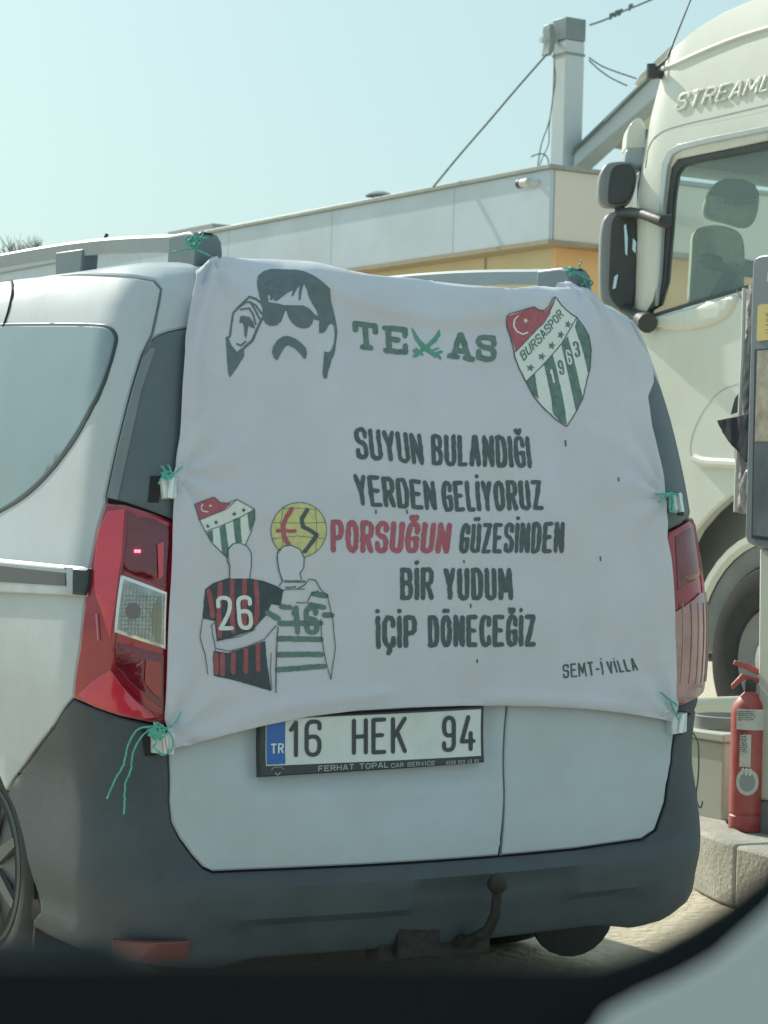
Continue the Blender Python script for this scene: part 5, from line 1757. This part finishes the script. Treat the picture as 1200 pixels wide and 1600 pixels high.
on_u([(1184, 1251), (1400, 1269), (1400, 1345), (1181, 1311)], UPn + .03, .26, 'column_base', mat('pump_base_grey', (.20, .22, .21), .6), pump, bevel=.006)
# crumpled film and black flap on the pump's far edge
def crumple(name, pts, U, m, parent, amp, seed):
    S_ = Surf(lambda a, b: OO + (U + np.zeros_like(a))[..., None] * ux + (-a)[..., None] * wx + b[..., None] * zz, (-1.2, 2), (0, 3), 120, 120)
    if S_.normal(np.array([.5]), np.array([1.0]))[0] @ ux > 0: S_.flip = -1.0
    ab = S_.inv(np.array(pts, float), 0)
    def hf(a, b):
        return np.array([amp * (noise.noise(Vector((x * 22, y * 7, seed))) + .5 * noise.noise(Vector((x * 50, y * 20, seed)))) for x, y in zip(np.atleast_1d(a), np.atleast_1d(b))])
    return S_.patch(name, [tuple(p) for p in ab], m, parent, h=0, hf=hf, thick=.006, bev=.002, step=.012, smooth_ang=25)


cov = empty('plastic_cover', tuple(uwz(2.86, .1, 1.2)))
tag(cov, 'crumpled pinkish grey plastic sheet hanging beside the pump head', 'plastic sheet')
crumple('film', [(1163, 455), (1170, 446), (1178, 443), (1178, 600), (1170, 720), (1168, 800), (1160, 803), (1150, 800), (1148, 740), (1150, 690), (1158, 600), (1161, 520)], 2.90, FILM, cov, .02, 1)
crumple('dark_fold', [(1170, 462), (1177, 450), (1177, 600), (1168, 640), (1161, 640), (1164, 560), (1168, 500)], 2.875, mat('dark_film', (.07, .075, .085), .5, var=.3, scale=20), cov, .01, 2)
link('white_edge_strip', *tube([on_plane(x_, y_, uwz(2.885, 0, 0), ux) for x_, y_ in ((1163, 450), (1160, 560), (1155, 660), (1151, 740), (1149, 800))], .007, 6), mat('edge_white', (.6, .6, .58), .5), cov)
fl_ = empty('black_flap', tuple(uwz(2.84, .1, 1.4)))
tag(fl_, 'pointed black fabric flap sticking out left of the pump head', 'fabric')
crumple('flap', [(1120, 657), (1145, 652), (1176, 644), (1176, 724), (1164, 722), (1154, 708), (1138, 690), (1128, 676)], 2.84, FLAP, fl_, .006, 5)
crumple('rear_fold', [(1141, 647), (1148, 622), (1158, 608), (1158, 642)], 2.95, FLAP, fl_, .004, 6)

# fire extinguisher
ez = .197
eb = at_z(1167, 1297, ez)
ext = empty('fire_extinguisher', tuple(eb))
tag(ext, 'faded red fire extinguisher standing on the island by the pump column', 'fire extinguisher')
er = .063
link('cylinder', *lathe([(.001, 0), (er - .004, 0), (er, .006), (er, .05), (er - .004, .055), (er - .004, .058), (er, .063), (er, .40), (er - .006, .43), (er - .025, .452), (.028, .462), (.022, .468), (.022, .472)], eb, zz, 40), REDP, ext)
link('valve', *lathe([(.018, .468), (.02, .475), (.02, .50), (.012, .51), (.001, .51)], eb, zz, 16), TRUCKD, ext)
hv = eb + zz * .495
dv = -right0
link('handle', *join([prism([hv + dv * -.03 + zz * .0, hv + dv * .02 + zz * .015, hv + dv * .06 + zz * -.02, hv + dv * .065 + zz * -.005, hv + dv * .03 + zz * .035, hv + dv * -.03 + zz * .02], np.array([0, .02, 0]))]), REDP, ext, bevel=.003)
link('lever', *join([prism([hv + dv * -.03 + zz * .03, hv + dv * .02 + zz * .05, hv + dv * .06 + zz * .065, hv + dv * .055 + zz * .08, hv + dv * .01 + zz * .07, hv + dv * -.03 + zz * .05], np.array([0, .02, 0]))]), REDP, ext, bevel=.003)


def ext_label(name, x0, x1, z0, z1, m, off=.0015, circle=False):
    v, f = [], []
    nx, nz = 14, 10
    c0 = eb + zz * 0
    vd = -(c0 - CP); vd[2] = 0; vd /= np.linalg.norm(vd)
    sd = np.cross(zz, vd) * -1
    pts = {}
    for i in range(nx + 1):
        for j in range(nz + 1):
            fx, fz = i / nx * 2 - 1, j / nz * 2 - 1
            if circle:
                k = max(abs(fx), abs(fz)); L = math.hypot(fx, fz) or 1
                fx, fz = fx / L * k, fz / L * k
            x = (x0 + x1) / 2 + fx * (x1 - x0) / 2
            z = (z0 + z1) / 2 + fz * (z1 - z0) / 2
            an = x
            v.append(c0 + (vd * math.cos(an) - sd * math.sin(an)) * (er + off) + zz * z)
    for i in range(nx):
        for j in range(nz):
            f.append((i * (nz + 1) + j, (i + 1) * (nz + 1) + j, (i + 1) * (nz + 1) + j + 1, i * (nz + 1) + j + 1))
    return link(name, v, f, m, ext)


ext_label('top_label', -.75, .8, .345, .415, LABEL)
lb = ext_label('tilted_label', -.5, .1, .22, .33, LABEL)
ext_label('round_label', -.05 - .62, -.05 + .62, .125, .215, LABEL, circle=True)
ext_label('round_label_disc', -.05 - .42, -.05 + .42, .138, .202, mat('label_grey', (.36, .38, .38), .6), off=.0022, circle=True)
UEs = Surf(lambda a, b: (eb + zz * b[..., None]) + er * (np.cos(a)[..., None] * np.array([0.0, -1, 0]) + np.sin(a)[..., None] * right0), (-1.3, 1.3), (0, .5), 60, 60)
if UEs.normal(np.array([.0]), np.array([.2]))[0] @ np.array([0, -1, 0]) < 0: UEs.flip = -1
flat_print(UEs, 'label_lettering', word('%90', ((1158, 1199), (1175, 1201), (1174, 1213), (1157, 1211)), 2.4, .7), INKW, ext, .0045, step=3)

rl = random.Random(11)
for (xa, xb, ya, yb, st) in ((1152, 1180, 1112, 1128, 3.2), (1156, 1168, 1144, 1176, 3.4)):
    sq = []
    yy = ya
    while yy < yb:
        xx = xa + rl.uniform(0, 2)
        while xx < xb - 2:
            L_ = rl.uniform(1.2, 4)
            sq += stroke_polys([(xx, yy + rl.uniform(-.5, .5)), (min(xb, xx + L_), yy + rl.uniform(-.5, .5))], rl.uniform(.7, 1.5))
            xx += L_ + 1.6
        yy += st
    tag(flat_print(UEs, 'worn_print', sq, INK, ext, .0045, step=4), kind='stuff')
# litter bin
bb0 = at_z(1128, 1284, ez) - OO
bu, bw = bb0 @ ux, bb0 @ wx
bin_ = empty('litter_bin', tuple(uwz(bu + .1, bw + .1, ez)))
tag(bin_, 'square pale grey litter bin behind the fire extinguisher', 'litter bin')
ht = .305
link('bin_body', *box(bu, bu + .30, bw, bw + .34, ez, ez + ht - .03), BINM, bin_, bevel=.008)
link('bin_lid', *box(bu - .012, bu + .312, bw - .012, bw + .352, ez + ht - .029, ez + ht), BINM, bin_, bevel=.006)
rc = uwz(bu + .16, bw + .17, ez + ht)
link('bin_ring', *lathe([(.125, 0), (.128, .045), (.12, .048), (.112, .045), (.11, -.0), (.105, -.02), (.001, -.02)], rc, zz, 40), mat('bin_ring_grey', (.26, .28, .27), .5), bin_)
# guard rail
r0 = on_plane(1060, 1106, uwz(0, 2.2, 0), wx)
gr = empty('guard_rail', tuple(uwz(3.4, 2.2, 0)))
tag(gr, 'thick cream guard pipe behind the litter bin and extinguisher', 'guard rail')
Z0 = on_plane(1125, 1105, uwz(0, 2.2, 0), wx)[2]
link('pipe', *tube([uwz(2.2, 2.2, Z0), uwz(4.3, 2.2, Z0)], .042, 20), CREAM, gr)
link('post', *tube([uwz(2.3, 2.2, 0), uwz(2.3, 2.2, Z0)], .04, 16), CREAM, gr)
link('post', *tube([uwz(4.2, 2.2, 0), uwz(4.2, 2.2, Z0)], .04, 16), CREAM, gr)

# ================================================================== EDGE OF THE CAR THE PICTURE WAS TAKEN FROM
near = empty('nearby_car', (0.05, 0.62, 0.0))
tag(near, 'out of focus black and grey car edge along the bottom', 'car')


def near_piece(name, pts, Y, m, depth, bevel=.006):
    P3 = [at_depth(x, y, Y) for x, y in pts]
    return link(name, *prism(P3, (depth * .45, depth, -depth * .42)), m, near, bevel=bevel, segs=3)


near_piece('ledge', [(-200, 1500), (300, 1500), (700, 1502), (860, 1506), (930, 1505), (1000, 1480), (1070, 1443), (1130, 1405), (1200, 1350), (1320, 1260), (1420, 1190), (1420, 2200), (-200, 2200)], .50, NEARB, .07, .003)
near_piece('ledge_step', [(-200, 1466), (150, 1466), (176, 1472), (186, 1500), (186, 1560), (-200, 1560)], .56, mat('near_slate', (.03, .04, .047), .8, spec=.2), .05, .003)
link('unseen_light_block', *prism([np.array([x_, y_, .30]) for x_, y_ in ((-1.2, .62), (.75, .62), (.75, 3.0), (-1.2, 3.0))], (0, 0, .32)), NEARB, near, smooth=False)  # unseen car mass, added to keep ground bounce off the van bumper
near_piece('grey_panel', [(905, 1640), (945, 1582), (1000, 1552), (1060, 1526), (1120, 1492), (1200, 1420), (1300, 1310), (1420, 1230), (1420, 2200), (850, 2200)], .48, NEARG, .02, .002)
